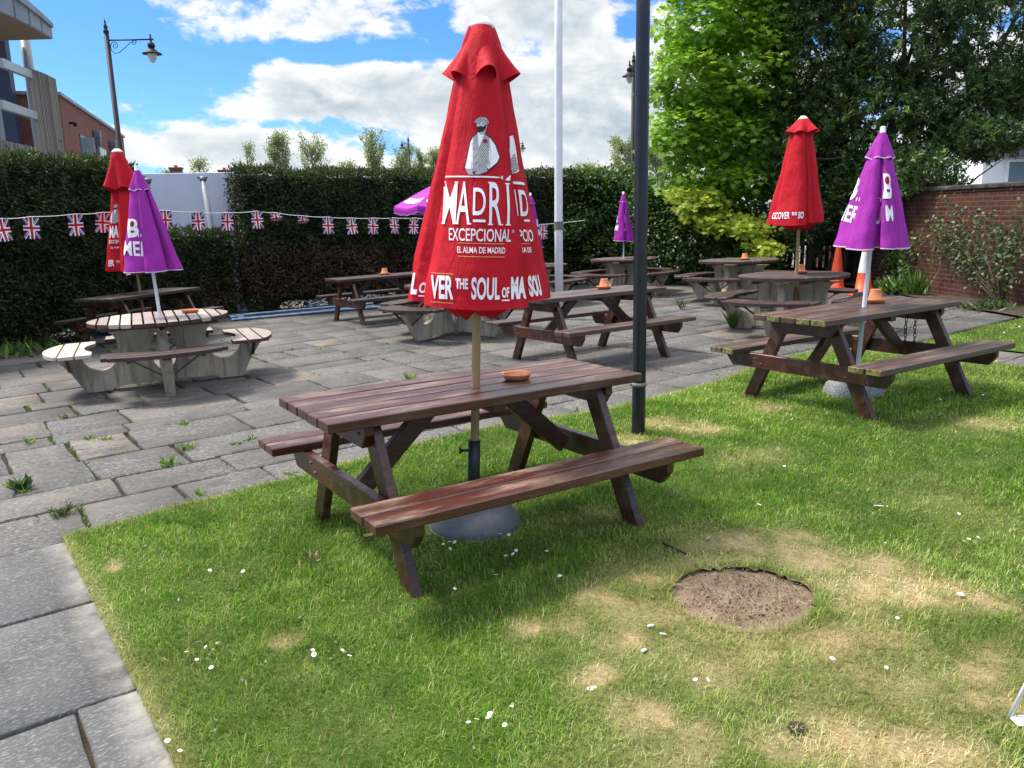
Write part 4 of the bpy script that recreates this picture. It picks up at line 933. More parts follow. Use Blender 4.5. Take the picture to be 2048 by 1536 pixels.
chain(3.42, 6.83, .74, .37, 'rusty chain hanging under the mossy picnic table, left one'); chain(3.49, 6.81, .74, .33, 'rusty chain hanging under the mossy picnic table, right one')

# ------------------------------------------------------------------ poles and street lamps
def black_pole():
    root = empty('black_post', gpt(.915, 5.61), 0, 'tall black painted steel post in the lawn edge behind the foreground table', 'post')
    b = MB(); b.tube([(0, 0, -.02), (0, 0, .03), (0, 0, 1), (-.004, 0, 2.5), (-.01, 0, 5.2)], [.051, .049, .0475, .046, .045], 28); b.build('shaft', M['black_paint'], root)
    b = MB(); b.lathe([(.0475, .36), (.056, .362), (.056, .385), (.0475, .387)], 28); b.box((-.055, 0, .373), (.02, .03, .02)); b.build('clamp', M['rope'], root)
black_pole()
def flagpole():
    x, y = .775, 12.6; root = empty('flagpole', gpt(x, y), 0, 'tall white flagpole with a rope wound round it, behind the middle picnic table', 'flagpole')
    b = MB(); b.tube([(0, 0, -.02), (.0, 0, 1.5), (.02, 0, 4), (.05, 0, 7.5)], [.066, .064, .058, .050], 24); b.build('shaft', M['pole_white'], root)
    b = MB()
    for i in range(6): b.lathe([(.064, 1.40+.022*i), (.072, 1.405+.022*i), (.073, 1.411+.022*i), (.072, 1.417+.022*i), (.064, 1.421+.022*i)], 24)
    b.tube([(.06, -.04, 1.45), (.085, -.05, 1.40), (.075, -.05, 1.36)], .008, 6); b.build('rope_winding', M['rope'], root)
flagpole()
def street_lamp(x, y, z_top, arm_dir, label, arm=.95, s=1.0, lean=0.0):
    """Victorian style column with a bracket arm, scrolls and a pendant lantern"""
    root = empty('street_lamp', (x, y, float(gz(x, y))-.04), arm_dir, label, 'street lamp', 'black street lamps with pendant lanterns'); H = z_top-float(gz(x, y))
    b = MB(); b.tube([(0, 0, 0), (0, 0, 1.0), (0, 0, 1.05), (0, 0, H-.28)], [.085*s, .08*s, .062*s, .05*s], 16); b.lathe([(.05, H-.28), (.058, H-.26), (.05, H-.22), (.03, H-.2), (.045, H-.16), (.03, H-.12), (.012, H-.09), (.022, H-.07), (0, H+.03)], 14); b.build('column', M['lamp_black'], root)
    za = H-.42; b = MB(); b.tube([(.03, 0, za), (arm+.06, 0, za)], .016, 8)
    sc = [(.05+.20*(1-math.cos(t))*0+.04, 0, za-.05) for t in [0]]
    def spiral(cx, cz, r0, turns, a0, sg): return [(cx+(r0*(1-.8*t))*math.cos(a0+sg*t*turns*2*PI), 0, cz+(r0*(1-.8*t))*math.sin(a0+sg*t*turns*2*PI)) for t in np.linspace(0, 1, 22)]
    low = [(.12, 0, za-.02)]
    b.tube(spiral(.15, za-.11, .085, 1.4, PI, -1), .008, 6); b.tube(spiral(arm*.62, za-.06, .055, 1.4, 0, 1), .007, 6)
    b.tube([(.05, 0, za-.08), (.07, 0, za-.20), (.13, 0, za-.265), (.22, 0, za-.25), (.34, 0, za-.17), (.46, 0, za-.075), (arm*.62, 0, za-.01)], .008, 6); b.build('bracket', M['lamp_black'], root)
    b = MB(); A = Matrix.Translation((arm, 0, za)); b.lathe([(0, .13), (.012, .10), (.02, .06), (.014, .03), (.03, 0), (.02, -.05), (.055, -.07), (.075, -.10), (.075, -.15), (.06, -.165), (.06, -.19), (.10, -.21), (.12, -.245), (.19, -.275), (.20, -.295), (.11, -.29), (.1, -.28)], 24, A); b.build('lantern', M['lamp_black'], root)
    b = MB(); b.lathe([(.095, -.285), (.094, -.33), (.075, -.40), (.04, -.455), (0, -.475)], 20, A); b.build('lamp_glass', M['lamp_glass'], root)
street_lamp(-8.40, 18.0, 5.83, 0.0, 'tall black street lamp with a scrolled bracket, beside the brick building', .92)
street_lamp(-5.35, 45.0, 5.95, R(-118), 'distant black street lamp in front of the poplars', .6, .9)
street_lamp(-.05, 46.0, 5.9, 0.0, 'distant black street lamp whose lantern shows beside the big red parasol', .92, .9)
street_lamp(3.42, 22.5, 5.82, R(-112), 'black street lamp mostly hidden behind the black post', .45)

# ------------------------------------------------------------------ bunting
def union(u, v):
    """0 white, 1 red, 2 blue on a unit flag (u along the long side)"""
    x, y = (u-.5)*1.5, v-.5
    if abs(x) < .10 or abs(y) < .10: return 1
    if abs(x) < .165 or abs(y) < .165: return 0
    d = (x*1.0*np.sign(x*y)*np.sign(y)*0) if False else None
    s = 1 if x*y > 0 else -1
    dist = (abs(y)-abs(x)/1.5)/math.sqrt(1+1/2.25)
    if abs(dist) < .075:
        return 1 if -.052 < dist*(1 if s*x > 0 else -1) < -.004 or abs(dist) < .018 else 0
    if abs(x) > .735 or abs(y) > .485: return 0
    return 2
def flag_mesh(W_, H_, curl, seed):
    nx, ny = 24, 36; bm = bmesh.new(); g = []
    for j in range(ny+1):
        row = []
        for i in range(nx+1):
            u, v = i/nx, j/ny; x = (u-.5)*W_; z = -v*H_*(1-.12*abs(curl)); y = curl*.05*math.sin(3*u+seed)*v+.02*math.sin(4*v+seed+2*u)*v
            if curl > .8: z += .10*max(0, v-.55)**1.2; y += .22*max(0, v-.5)
            row.append(bm.verts.new((x+.10*W_*v*math.sin(seed), y, z)))
        g.append(row)
    for j in range(ny):
        for i in range(nx):
            f = bm.faces.new((g[j][i], g[j+1][i], g[j+1][i+1], g[j][i+1])); f.smooth = True; f.material_index = union((j+.5)/ny, (i+.5)/nx)
    me = bpy.data.meshes.new('flag'); bm.to_mesh(me); bm.free(); return me
def bunting():
    pts = [(-7.3, 9.3, 1.70), (-6.61,10.6,1.68),(-6.47,11.04,1.70),(-6.21,11.69,1.73),(-6.01,12.09,1.75),(-5.48,13.02,1.775),(-5.15,13.51,1.74),(-4.81,13.96,1.725),(-4.39,14.21,1.745),(-4.11,14.37,1.715),(-3.69,14.6,1.65),(-3.29,14.8,1.62),(-2.9,15.0,1.595),(-2.53,15.18,1.585),(-2.16,15.35,1.58),(-1.8,15.52,1.57),(-1.1,15.85,1.50),(-.4,16.15,1.44),(.2,16.38,1.40),(.70,16.6,1.385),(1.6,16.9,1.45)]
    root = empty('bunting', (0, 0, 0), 0, 'string of Union flag bunting hung along the dark hedge', 'bunting')
    b = MB(); fine = []
    for p, q in zip(pts, pts[1:]):
        for t in (0, .25, .5, .75): fine.append(Vector(p).lerp(Vector(q), t)-Vector((0, 0, .012*math.sin(PI*t))))
    fine.append(Vector(pts[-1])); b.tube(fine, .0055, 5); b.build('string', M['string_white'], root)
    mats = [M['flag_white'], M['flag_red'], M['flag_blue']]
    curls = {7: 1.0, 8: 1.2}
    for i, p in enumerate(pts[1:-1]):
        a, c = Vector(pts[i]), Vector(pts[i+2]); yaw = math.atan2((c-a).y, (c-a).x)
        me = flag_mesh(.195, .305 if i not in (8, 9) else .21, curls.get(i-1, random.uniform(-.5, .5)), random.uniform(-1.2, 1.6))
        o = link('flag', me, mats, root); o.location = (p[0], p[1], p[2]-.004); o.rotation_euler = (random.uniform(-.05, .05), random.uniform(-.08, .10), yaw*.7+random.uniform(-.3, .3))
bunting()

# ------------------------------------------------------------------ hedges
def hedge(name, label, P, z0, z1, thick, n, seed, dead=None, leaf=(.085, .026), mat='hedge_leaves', gaps=.22, box_z=(1.08, 1.0)):
    """clipped hedge along the ground polyline P (its face towards the garden on the right-hand side of travel)"""
    root = empty(name, (0, 0, 0), 0, label, 'hedge'); r_ = np.random.default_rng(seed); P = np.array(P, float)
    seg = np.linalg.norm(np.diff(P, axis=0), axis=1); cum = np.concatenate([[0], np.cumsum(seg)]); Lh = cum[-1]
    def at(s):
        i = np.clip(np.searchsorted(cum, s, side='right')-1, 0, len(seg)-1); t = (s-cum[i])/seg[i]; p = P[i]+(P[i+1]-P[i])*t[:, None]; d = (P[i+1]-P[i])/seg[i][:, None]; return p, d, np.stack([d[:, 1], -d[:, 0]], -1)
    # core
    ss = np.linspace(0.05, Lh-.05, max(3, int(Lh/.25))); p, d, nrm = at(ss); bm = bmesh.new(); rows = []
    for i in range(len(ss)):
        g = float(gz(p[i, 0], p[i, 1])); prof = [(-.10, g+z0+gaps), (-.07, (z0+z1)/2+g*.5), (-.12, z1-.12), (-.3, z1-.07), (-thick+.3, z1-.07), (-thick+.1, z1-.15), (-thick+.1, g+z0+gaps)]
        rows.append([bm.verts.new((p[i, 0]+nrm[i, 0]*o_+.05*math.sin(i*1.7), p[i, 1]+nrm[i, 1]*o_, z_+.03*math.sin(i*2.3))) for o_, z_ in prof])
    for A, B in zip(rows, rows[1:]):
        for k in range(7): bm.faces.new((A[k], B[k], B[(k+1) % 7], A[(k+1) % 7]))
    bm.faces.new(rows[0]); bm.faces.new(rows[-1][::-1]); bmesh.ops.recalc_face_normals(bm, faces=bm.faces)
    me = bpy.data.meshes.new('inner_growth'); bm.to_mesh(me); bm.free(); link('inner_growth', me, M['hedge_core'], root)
    # leaf sprays: front face, top, back, ends
    nf = int(n*.72); s = r_.uniform(0, Lh, nf); p, d, nr = at(s); g = gz(p[:, 0], p[:, 1]); zz = r_.uniform(0, 1, nf); z = g+z0+.10+(z1-g-z0-.10)*zz
    rag = (vnoise(s, zz*3, 2.2, seed)-.5)*.16+(vnoise(s, zz*2.2, 6, seed+1)-.5)*.12
    off = rag+r_.normal(0, .035, nf)-.06*(zz > .93)*(zz-.93)*12; low = np.clip(.14-zz, 0, 1)*1.2; off -= low
    B = np.concatenate([p+nr*off[:, None], z[:, None]], 1); tip = np.concatenate([nr*.5+d*r_.normal(0, .7, (nf, 1)), r_.normal(-.05, .55, (nf, 1))], 1)
    nt = int(n*.2); s2 = r_.uniform(0, Lh, nt); p2, d2, nr2 = at(s2); o2 = r_.uniform(-thick, .04, nt); z2 = z1+(vnoise(s2, o2, 3, seed+2)-.5)*.14+r_.normal(0, .022, nt)+r_.exponential(.022, nt)-.10*np.clip((o2+.14)/.18, 0, 1)**2
    B2 = np.concatenate([p2+nr2*o2[:, None], z2[:, None]], 1); tip2 = np.concatenate([r_.normal(0, .5, (nt, 2)), r_.uniform(.2, 1.2, (nt, 1))], 1)
    ne = n-nf-nt; se = np.where(r_.random(ne) < .5, 0, Lh)+r_.normal(0, .05, ne); p3, d3, nr3 = at(np.clip(se, 0, Lh)); z3 = g.mean()+z0+.1+(z1-g.mean()-z0-.1)*r_.random(ne); B3 = np.concatenate([p3+nr3*r_.uniform(-thick, 0, (ne, 1))+d3*(se-np.clip(se, 0, Lh))[:, None], z3[:, None]], 1); tip3 = rdir(ne)
    BB = np.concatenate([B, B2, B3]); TT = np.concatenate([tip, tip2, tip3]); N = len(BB)
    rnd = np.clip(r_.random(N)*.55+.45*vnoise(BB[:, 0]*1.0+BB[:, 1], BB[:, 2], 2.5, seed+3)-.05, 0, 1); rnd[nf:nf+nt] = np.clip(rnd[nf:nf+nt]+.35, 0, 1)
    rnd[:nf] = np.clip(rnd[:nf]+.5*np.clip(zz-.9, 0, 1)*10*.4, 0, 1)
    dry = np.zeros(N)
    if dead is not None: dry = dead(BB)
    leaves('leaves', BB, TT, rdir(N)+np.concatenate([np.concatenate([nr, np.zeros((nf, 1))], 1), np.tile([0, 0, 1.0], (nt, 1)), np.zeros((ne, 3))]), r_.uniform(.6, 1.35, N)*leaf[0], r_.uniform(.7, 1.3, N)*leaf[1], M[mat], root, attrs={'rnd': rnd, 'dry': dry})
    # stems standing under the clipped foliage
    for k in range(int(Lh/.75)):
        q, dd, nn = at(np.array([.3+k*.75+random.uniform(-.15, .15)])); x_, y_ = q[0]-nn[0]*random.uniform(.25, .5); b = MB(); g_ = float(gz(x_, y_))
        b.tube([(x_, y_, g_-.04), (x_+random.uniform(-.04, .04), y_, g_+.4), (x_+random.uniform(-.1, .1), y_, g_+.9)], [.05, .04, .03], 8); b.build('stem', M['bark'], root)
    return root
def dead_main(B):
    k = np.exp(-(((B[:, 0]+4.2)/1.5)**2+((B[:, 2]-.65)/.42)**2)**1.2)+.8*np.exp(-(((B[:, 0]+2.6)/1.0)**2+((B[:, 2]-.6)/.35)**2))+.35*np.exp(-((B[:, 2]-.25)/.3)**2)
    return np.clip(1.25*k*(.40+1.1*vnoise(B[:, 0], B[:, 2], 3, 77)), 0, 1)*(rng.random(len(B)) < .85)
HD = R(28.5)
def hline(s): return (-5.35+math.cos(HD)*s, 15.05+math.sin(HD)*s)
hedge('clipped_hedge', 'long dark clipped hedge behind the bunting, browned at its foot', [hline(.42), hline(3), hline(6), hline(9.6)], -.02, 2.47, 1.1, 66000, 5, dead_main)
hedge('clipped_hedge', 'dark clipped hedge at the left edge, in front of the timber-slatted building', [(-8.7, 8.2), (-7.62, 10.4), (-6.75, 12.3), (-6.25, 13.9)], -.02, 2.53, 1.2, 62000, 6, lambda B: .6*np.exp(-((B[:, 2]-.05)/.35)**2)*vnoise(B[:, 0]+B[:, 1], B[:, 2], 3, 5))
hedge('clipped_hedge', 'low hedge under the white rendered wall, between the two tall hedges', [(-6.3, 14.0), (-5.9, 14.9), (-5.2, 15.2)], -.02, 1.36, .8, 14000, 8, lambda B: .7*np.exp(-((B[:, 2]-.3)/.4)**2)*vnoise(B[:, 0]+B[:, 1], B[:, 2], 3, 6))

# ------------------------------------------------------------------ white wall, leaning poles, scaffold tubes
def white_wall():
    root = empty('white_wall', (0, 0, 0), 0, 'white rendered wall between the hedges with a dirty concrete end', 'wall')
    z0 = -.3; b = MB(); a = R(4); b.box((-6.55, 16.3, 1.1), (2.6, .16, 2.86), Matrix.Rotation(a, 3, 'Z'), .01); b.build('render', M['white_render'], root)
    b = MB(); b.box((-5.05, 16.30, 1.08), (.62, .22, 2.80), Matrix.Rotation(a, 3, 'Z'), .02); b.build('pier', M['old_concrete'], root)
white_wall()
def leaning_pole(p0, p1, label):
    root = empty('grey_pole', p0, 0, label, 'pole', 'leaning grey poles by the white wall'); d = Vector(p1)-Vector(p0); b = MB(); b.tube([(0, 0, 0), d*.5, d], .052, 16); b.build('shaft', M['drain_grey'], root)
    b = MB(); t = d*.985; b.tube([t-d.normalized()*.05, t+d.normalized()*.02], .062, 12); b.box(t+Vector((0, -.03, .01)), (.19, .04, .04)); b.build('bracket', M['frame_grey'], root); b = MB(); b.tube([d*.55-d.normalized()*.02, d*.55+d.normalized()*.02], .058, 12); b.build('collar', M['frame_grey'], root)
leaning_pole((-5.45, 15.25, float(gz(-5.5, 14.6))-.02), (-5.78, 15.6, 2.42), 'leaning grey pole reaching the ground, right one by the white wall'); leaning_pole((-6.42, 15.0, -.25), (-6.75, 15.4, 2.39), 'leaning grey pole with a dark bracket, left one by the white wall')
def scaffold():
    G = 'scaffold tubes lying at the hedge foot'
    L_ = ['longest pale blue scaffold tube at the front of the pile', 'blue-grey scaffold tube second from the front of the pile', 'darker scaffold tube in the middle of the pile', 'scaffold tube lying on top of the pile', 'scaffold tube at the back of the pile', 'short scaffold tube at the right of the pile']
    for i, (x0, y0, x1, y1, dz) in enumerate([(-5.05, 14.35, -2.6, 15.55, .03), (-5.0, 14.55, -2.7, 15.75, .03), (-5.2, 14.75, -2.8, 15.9, .035), (-4.9, 14.6, -2.7, 15.62, .09), (-5.3, 14.95, -3.2, 16.05, .04), (-3.9, 15.0, -2.3, 15.6, .03)]):
        b = MB(); p, q = Vector(gpt(x0, y0, dz)), Vector(gpt(x1, y1, dz+.01)); b.tube([p, q], .026, 12, cap=False); b.tube([q, p], .022, 12, cap=False); tag(b.build('scaffold_tube', M['scaffold_steel'], recalc=False), L_[i], 'scaffold tube', G)
    F_ = [(-3.95, 15.25, .5, .42), (-3.55, 15.4, 1.0, .36), (-3.25, 15.55, .75, .45), (-2.95, 15.65, .95, .40), (-3.75, 15.35, 2.5, .35), (-3.45, 15.5, 2.7, .5)]
    for i, (x, y, a, l) in enumerate(F_):
        b = MB(); p = Vector(gpt(x, y, .12)); q = p+Vector((math.cos(a)*l*.8, .05, math.sin(a)*l*.5)); b.tube([p, q], .018, 8); b.tube([p-(q-p)*.05, p+(q-p)*.12], .032, 8); tag(b.build('scaffold_fitting', M['scaffold_steel']), 'short loose scaffold fitting on top of the pile of blue-grey tubes', 'scaffold fitting', 'loose scaffold fittings on the tubes')
scaffold()

# ------------------------------------------------------------------ brick boundary wall on the right, plants on it
def uv_box(me, scale=1.0):
    me.uv_layers.new(name='UVMap'); uvl = me.uv_layers.active.data
    for p in me.polygons:
        n = p.normal
        for li in p.loop_indices:
            c = me.vertices[me.loops[li].vertex_index].co
            if abs(n.z) > .7: uvl[li].uv = (c.x, c.y)
            elif abs(n.x) > abs(n.y): uvl[li].uv = (c.y, c.z)
            else: uvl[li].uv = (c.x, c.z)
def brick_wall():
    root = empty('brick_wall', (7.42, 13.6, 0), R(93-90), 'old red brick garden wall with a dark stone coping, behind the climbing rose', 'wall'); h = 1.80
    b = MB(); b.box((.11, 0, h/2-.05), (.22, 11.5, h+.1)); o = b.build('brickwork', M['old_brick'], root); uv_box(o.data)
    b = MB()
    for i in range(13): b.box((.11, -5.5+i*.9, h+.075), (.30, .89, .085), bevel=.02)
    b.build('coping', M['dark_stone'], root); b = MB(); b.box((.11, 0, h+.016), (.25, 11.5, .032), bevel=.004); o = b.build('brick_course', M['old_brick'], root); uv_box(o.data)
brick_wall()
def climber(name, label, base, spread, n, seed, mat, leaf, cat='climbing plant', ncan=9, normal=(-1, 0, 0)):
    """thin canes fanned over a wall with scattered leaf sprays"""
    r_ = random.Random(seed); root = empty(name, base, 0, label, cat); b = MB(); tips = []
    for k in range(ncan):
        y1 = r_.uniform(*spread[0]); z1 = r_.uniform(*spread[1]); pts = [Vector((0, 0, 0))]
        for t in (.25, .5, .75, 1): pts.append(Vector((-.02+r_.uniform(-.05, .01), y1*t**1.1+r_.uniform(-.06, .06), z1*t**.8+r_.uniform(-.04, .04))))
        b.tube(pts, [.016, .011, .007, .005, .003], 6); tips += [(pts[i].lerp(pts[i+1], r_.random())) for i in (1, 2, 2, 3, 3, 3) for _ in range(2)]
    b.build('canes', M['bark'], root)
    C = np.array([t[:] for t in tips]); idx = rng.integers(0, len(C), n); P = C[idx]+rng.normal(size=(n, 3))*[.04, .17, .14]; P[:, 0] = np.minimum(P[:, 0], -.015)
    leaves('leaves', P, rdir(n)+[-.3, 0, -.25], rdir(n)+[-.8, 0, .5], rng.uniform(.6, 1.3, n)*leaf[0], rng.uniform(.7, 1.2, n)*leaf[1], M[mat], root, OVAL, .2, {'rnd': rng.random(n)})
climber('climbing_rose', 'thin climbing rose with small pale leaves trained over the brick wall', gpt(7.28, 11.75), ((-.9, 2.3), (.7, 1.65)), 1700, 3, 'rose_leaves', (.058, .040), ncan=17)
climber('climbing_plant', 'young green climber low on the brick wall behind the purple parasol', gpt(7.30, 15.0), ((-1.1, .8), (.35, 1.0)), 520, 8, 'shrub_leaves', (.07, .045), ncan=6)
def tuft(name, label, x, y, h, n, mat, r=.12, w=.02, cat='plant', group=None, shape=RHOMB, lean=.5, fold=.15):
    P = np.stack([x+rng.normal(0, r*.35, n), y+rng.normal(0, r*.35, n), np.full(n, float(gz(x, y))-.005)], -1); a = rng.uniform(0, 2*PI, n); s = rng.uniform(.2, 1, n)*lean*2
    t = np.stack([np.cos(a)*s, np.sin(a)*s, np.ones(n)], -1); o = leaves(name, P, t, rdir(n)+[0, 0, .6], rng.uniform(.5, 1.1, n)*h, rng.uniform(.6, 1.2, n)*w, M[mat], None, shape, fold, {'rnd': rng.random(n)}); return tag(o, label, cat, group)
tuft('iris_clump', 'clump of long strap leaves at the foot of the brick wall', 7.02, 13.75, .62, 60, 'shrub_leaves', .2, .035, lean=.35)
tuft('border_plant', 'leafy green border plant beside the strap-leaved clump at the brick wall', 6.95, 14.3, .38, 260, 'shrub_leaves', .5, .06, lean=.8, shape=OVAL)
tuft('border_plant', 'low green plants at the foot of the climbing rose', 7.0, 11.6, .22, 160, 'rose_leaves', .5, .04, lean=.9, shape=OVAL)
tuft('border_plant', 'dark green ground plant under the left hedge by the paving', -7.45, 11.55, .30, 420, 'shrub_leaves', 1.1, .06, lean=.9, shape=OVAL)
def picket_fence():
    root = empty('picket_fence', (4.4, 17.9, 0), R(-14), 'dark timber pale fence in the shade behind the round tables', 'fence'); b = MB()
    for i in range(26): b.box((i*.125, 0, .55+.02*math.sin(i*3)), (.085, .02, 1.1), bevel=.004)
    b.build('pales', M['fence_dark'], root); b = MB()
    for z in (.3, .85): b.box((1.56, .03, z), (3.3, .04, .08))
    b.build('rail', M['fence_dark'], root)
picket_fence()

# ------------------------------------------------------------------ trees and shrubs on the right
def trunk_mesh(root, segs, mat='bark', name='trunk'):
    b = MB()
    for pts, rad in segs: b.tube(pts, rad, 9)
    b.build(name, M[mat], root)
def branchy(base, n, rtop, seed, z0, z1, lean=(0, 0)):
    r_ = random.Random(seed); segs = []; x, y, z = base; segs.append(([(x, y, z-.1), (x+lean[0]*.3, y, z+(z1-z)*.3), (x+lean[0]*.6, y+lean[1]*.6, z+(z1-z)*.6), (x+lean[0], y+lean[1], z1)], [.14, .11, .07, .03]))
    for k in range(n):
        t = r_.uniform(.12, .9); a = r_.uniform(0, 2*PI); L = rtop*r_.uniform(.6, 1)*(1-.4*t); p = Vector((x+lean[0]*t, y+lean[1]*t, z+(z1-z)*t)); d = Vector((math.cos(a), math.sin(a), r_.uniform(.15, .6)))
        segs.append(([p, p+d*L*.5+Vector((0, 0, .03)), p+d*L+Vector((0, 0, r_.uniform(-.2, .2)))], [.045, .03, .012]))
    return segs
def blob_points(blobs, n, shell=.55):
    """points spread through the outer part of a set of ellipsoids: (cx,cy,cz,rx,ry,rz,weight)"""
    w = np.array([b[6] for b in blobs]); idx = rng.choice(len(blobs), n, p=w/w.sum()); B = np.array([b[:6] for b in blobs])[idx]; d = rdir(n); r = (shell+(1-shell)*rng.random(n))**.6
    return B[:, :3]+d*B[:, 3:6]*r[:, None], d
def maple():
    root = empty('maple_tree', (4.9, 18.6, float(gz(4.9, 18.6))), 0, 'bright fresh green maple with lobed leaves, left of the dark evergreen', 'tree')
    loc = np.array([4.9, 18.6, float(gz(4.9, 18.6))])
    blobs = [(4.7, 17.7, 7.0, 1.5, 1.3, 1.4, 1.5), (4.3, 17.5, 5.6, 1.25, 1.2, 1.0, 1.5), (3.95, 17.4, 4.4, .95, 1.0, .85, 1.4), (4.9, 17.3, 4.6, 1.1, 1.1, 1.1, 1.4), (3.85, 17.4, 3.3, .85, .9, .65, 1.1), (4.8, 17.2, 3.2, .9, .9, .8, 1.3), (4.15, 17.4, 2.4, .85, .8, .45, .8), (5.0, 17.2, 2.3, .75, .8, .5, .7), (5.5, 17.6, 5.8, .9, 1.0, 1.2, 1.0)]
    # layered sprays: leaves gather on clump centres that droop a little at the rim
    nc = 760; C, D = blob_points(blobs, nc, .35); per = 26; n = nc*per; ci = np.repeat(np.arange(nc), per)
    P = C[ci]+rng.normal(size=(n, 3))*[.17, .17, .075]; P[:, 2] -= .25*np.hypot(P[:, 0]-C[ci, 0], P[:, 1]-C[ci, 1])
    o2 = P-loc; tip = D[ci]*.8+rdir(n)*.7+[0, -.15, -.35]; nr = np.tile([0, -.35, 1.0], (n, 1))+rdir(n)*.55
    cl = rng.random(nc)[ci]; rnd = np.clip(.10+.7*cl+.45*(rng.random(n)-.5), 0, 1)
    leaves('crown', o2, tip, nr, rng.uniform(.7, 1.25, n)*.115, rng.uniform(.8, 1.2, n)*.115, M['maple_leaves'], root, MAPLE, .18, {'rnd': rnd, 'dry': np.zeros(n)})
    # yellow lower branches
    yb = [(4.0, 16.55, 1.72, .55, .35, .22, 1.0), (4.4, 16.4, 1.40, .45, .35, .2, .9), (4.75, 16.0, 1.25, .35, .3, .18, .6), (4.95, 15.7, .9, .28, .25, .14, .4), (3.75, 16.7, 1.95, .4, .35, .2, .6)]
    nc = 84; C, D = blob_points(yb, nc, .2); per = 22; n = nc*per; ci = np.repeat(np.arange(nc), per); P = C[ci]+rng.normal(size=(n, 3))*[.11, .11, .045]; P[:, 2] -= .3*np.hypot(P[:, 0]-C[ci, 0], P[:, 1]-C[ci, 1])
    leaves('lower_branches', P-loc, D[ci]*.6+rdir(n)*.6+[0, -.2, -.4], np.tile([0, -.35, 1.0], (n, 1))+rdir(n)*.5, rng.uniform(.7, 1.25, n)*.10, rng.uniform(.8, 1.2, n)*.10, M['maple_leaves'], root, MAPLE, .18, {'rnd': rng.random(n), 'dry': np.clip(rng.normal(.75, .25, n), 0, 1)})
    segs = branchy((0, 0, 0), 22, 1.5, 4, 0, 7.2, (-.2, -.3)); segs += [([(0, 0, 1.0), (-.3, -.9, 1.35), (-.6, -1.5, 1.5), (-.2, -2.4, 1.2)], [.04, .03, .02, .008])]
    trunk_mesh(root, segs)
maple()
def evergreen():
    loc = np.array([7.0, 17.0, float(gz(7, 17))]); root = empty('evergreen_tree', tuple(loc), 0, 'large dark evergreen tree spreading over the brick wall', 'tree')
    blobs = [(6.1, 17.2, 6.6, 1.1, 1.4, 1.6, 1.1), (7.2, 16.8, 6.8, 1.7, 1.7, 1.5, 1.7), (9.2, 16.6, 6.6, 1.8, 1.6, 1.4, 1.6), (6.3, 17.0, 4.6, 1.1, 1.3, 1.4, 1.4), (7.6, 16.4, 4.9, 1.5, 1.5, 1.3, 1.6), (9.4, 16.2, 5.0, 1.6, 1.5, 1.1, 1.3), (5.9, 16.9, 3.0, 1.05, 1.1, 1.1, 1.3), (7.2, 16.2, 3.2, 1.3, 1.3, 1.1, 1.6), (8.6, 15.8, 3.5, 1.2, 1.1, .8, 1.0), (6.2, 16.8, 1.6, 1.1, 1.0, 1.0, 1.4), (7.1, 15.9, 1.9, .9, 1.0, .75, 1.2), (7.5, 15.0, 2.15, .75, .9, .45, .6), (10.6, 16.2, 4.1, 1.3, 1.2, .7, .6), (8.6, 15.0, 2.75, .9, .8, .35, .7), (9.6, 15.6, 3.6, 1.1, .9, .45, .7), (6.6, 17.4, 3.8, 1.5, .8, 2.4, 1.5)]
    nc = 8200; C, D = blob_points(blobs, nc, .3); per = 25; n = nc*per; ci = np.repeat(np.arange(nc), per)
    ax = D[ci]*.7+np.repeat(rdir(nc), per, 0)*.6+[0, -.1, .15]; ax /= np.linalg.norm(ax, axis=1, keepdims=True); t = rng.uniform(-.10, .12, n)
    P = C[ci]+ax*t[:, None]+rng.normal(size=(n, 3))*.02; tip = ax*.7+rdir(n)*.95; nr = rdir(n)+[0, -.2, .8]
    cl = rng.random(nc)[ci]; rnd = np.clip(.55*cl+.4*rng.random(n), 0, .92); new = (rng.random(nc) < .05)[ci]; rnd = np.where(new, rng.uniform(.9, 1, n), rnd)
    leaves('crown', P-loc, tip, nr, rng.uniform(.7, 1.3, n)*.095, rng.uniform(.8, 1.25, n)*.033, M['laurel_leaves'], root, RHOMB, .15, {'rnd': rnd})
    segs = []
    for k in range(7):
        a = random.uniform(0, 2*PI); x0, y0 = .5*math.cos(a), .4*math.sin(a); x1 = (-1.2+k*.6)+random.uniform(-.2, .2); segs.append(([(x0-.3, y0, -.1), (x0+x1*.3-.2, y0-.2, 1.8), (x0+x1*.8, y0-.3, 4), (x1*1.6, -.3, 7)], [.09, .07, .045, .015]))
    for k in range(44):
        p = Vector((random.uniform(-1.3, 2.6), random.uniform(-.8, .4), random.uniform(.8, 6))); d = Vector((random.uniform(-1, 1.2), random.uniform(-.9, .2), random.uniform(-.1, .7))); segs.append(([p, p+d*.6, p+d*1.25+Vector((0, 0, random.uniform(-.15, .1)))], [.026, .016, .006]))
    trunk_mesh(root, segs)
evergreen()
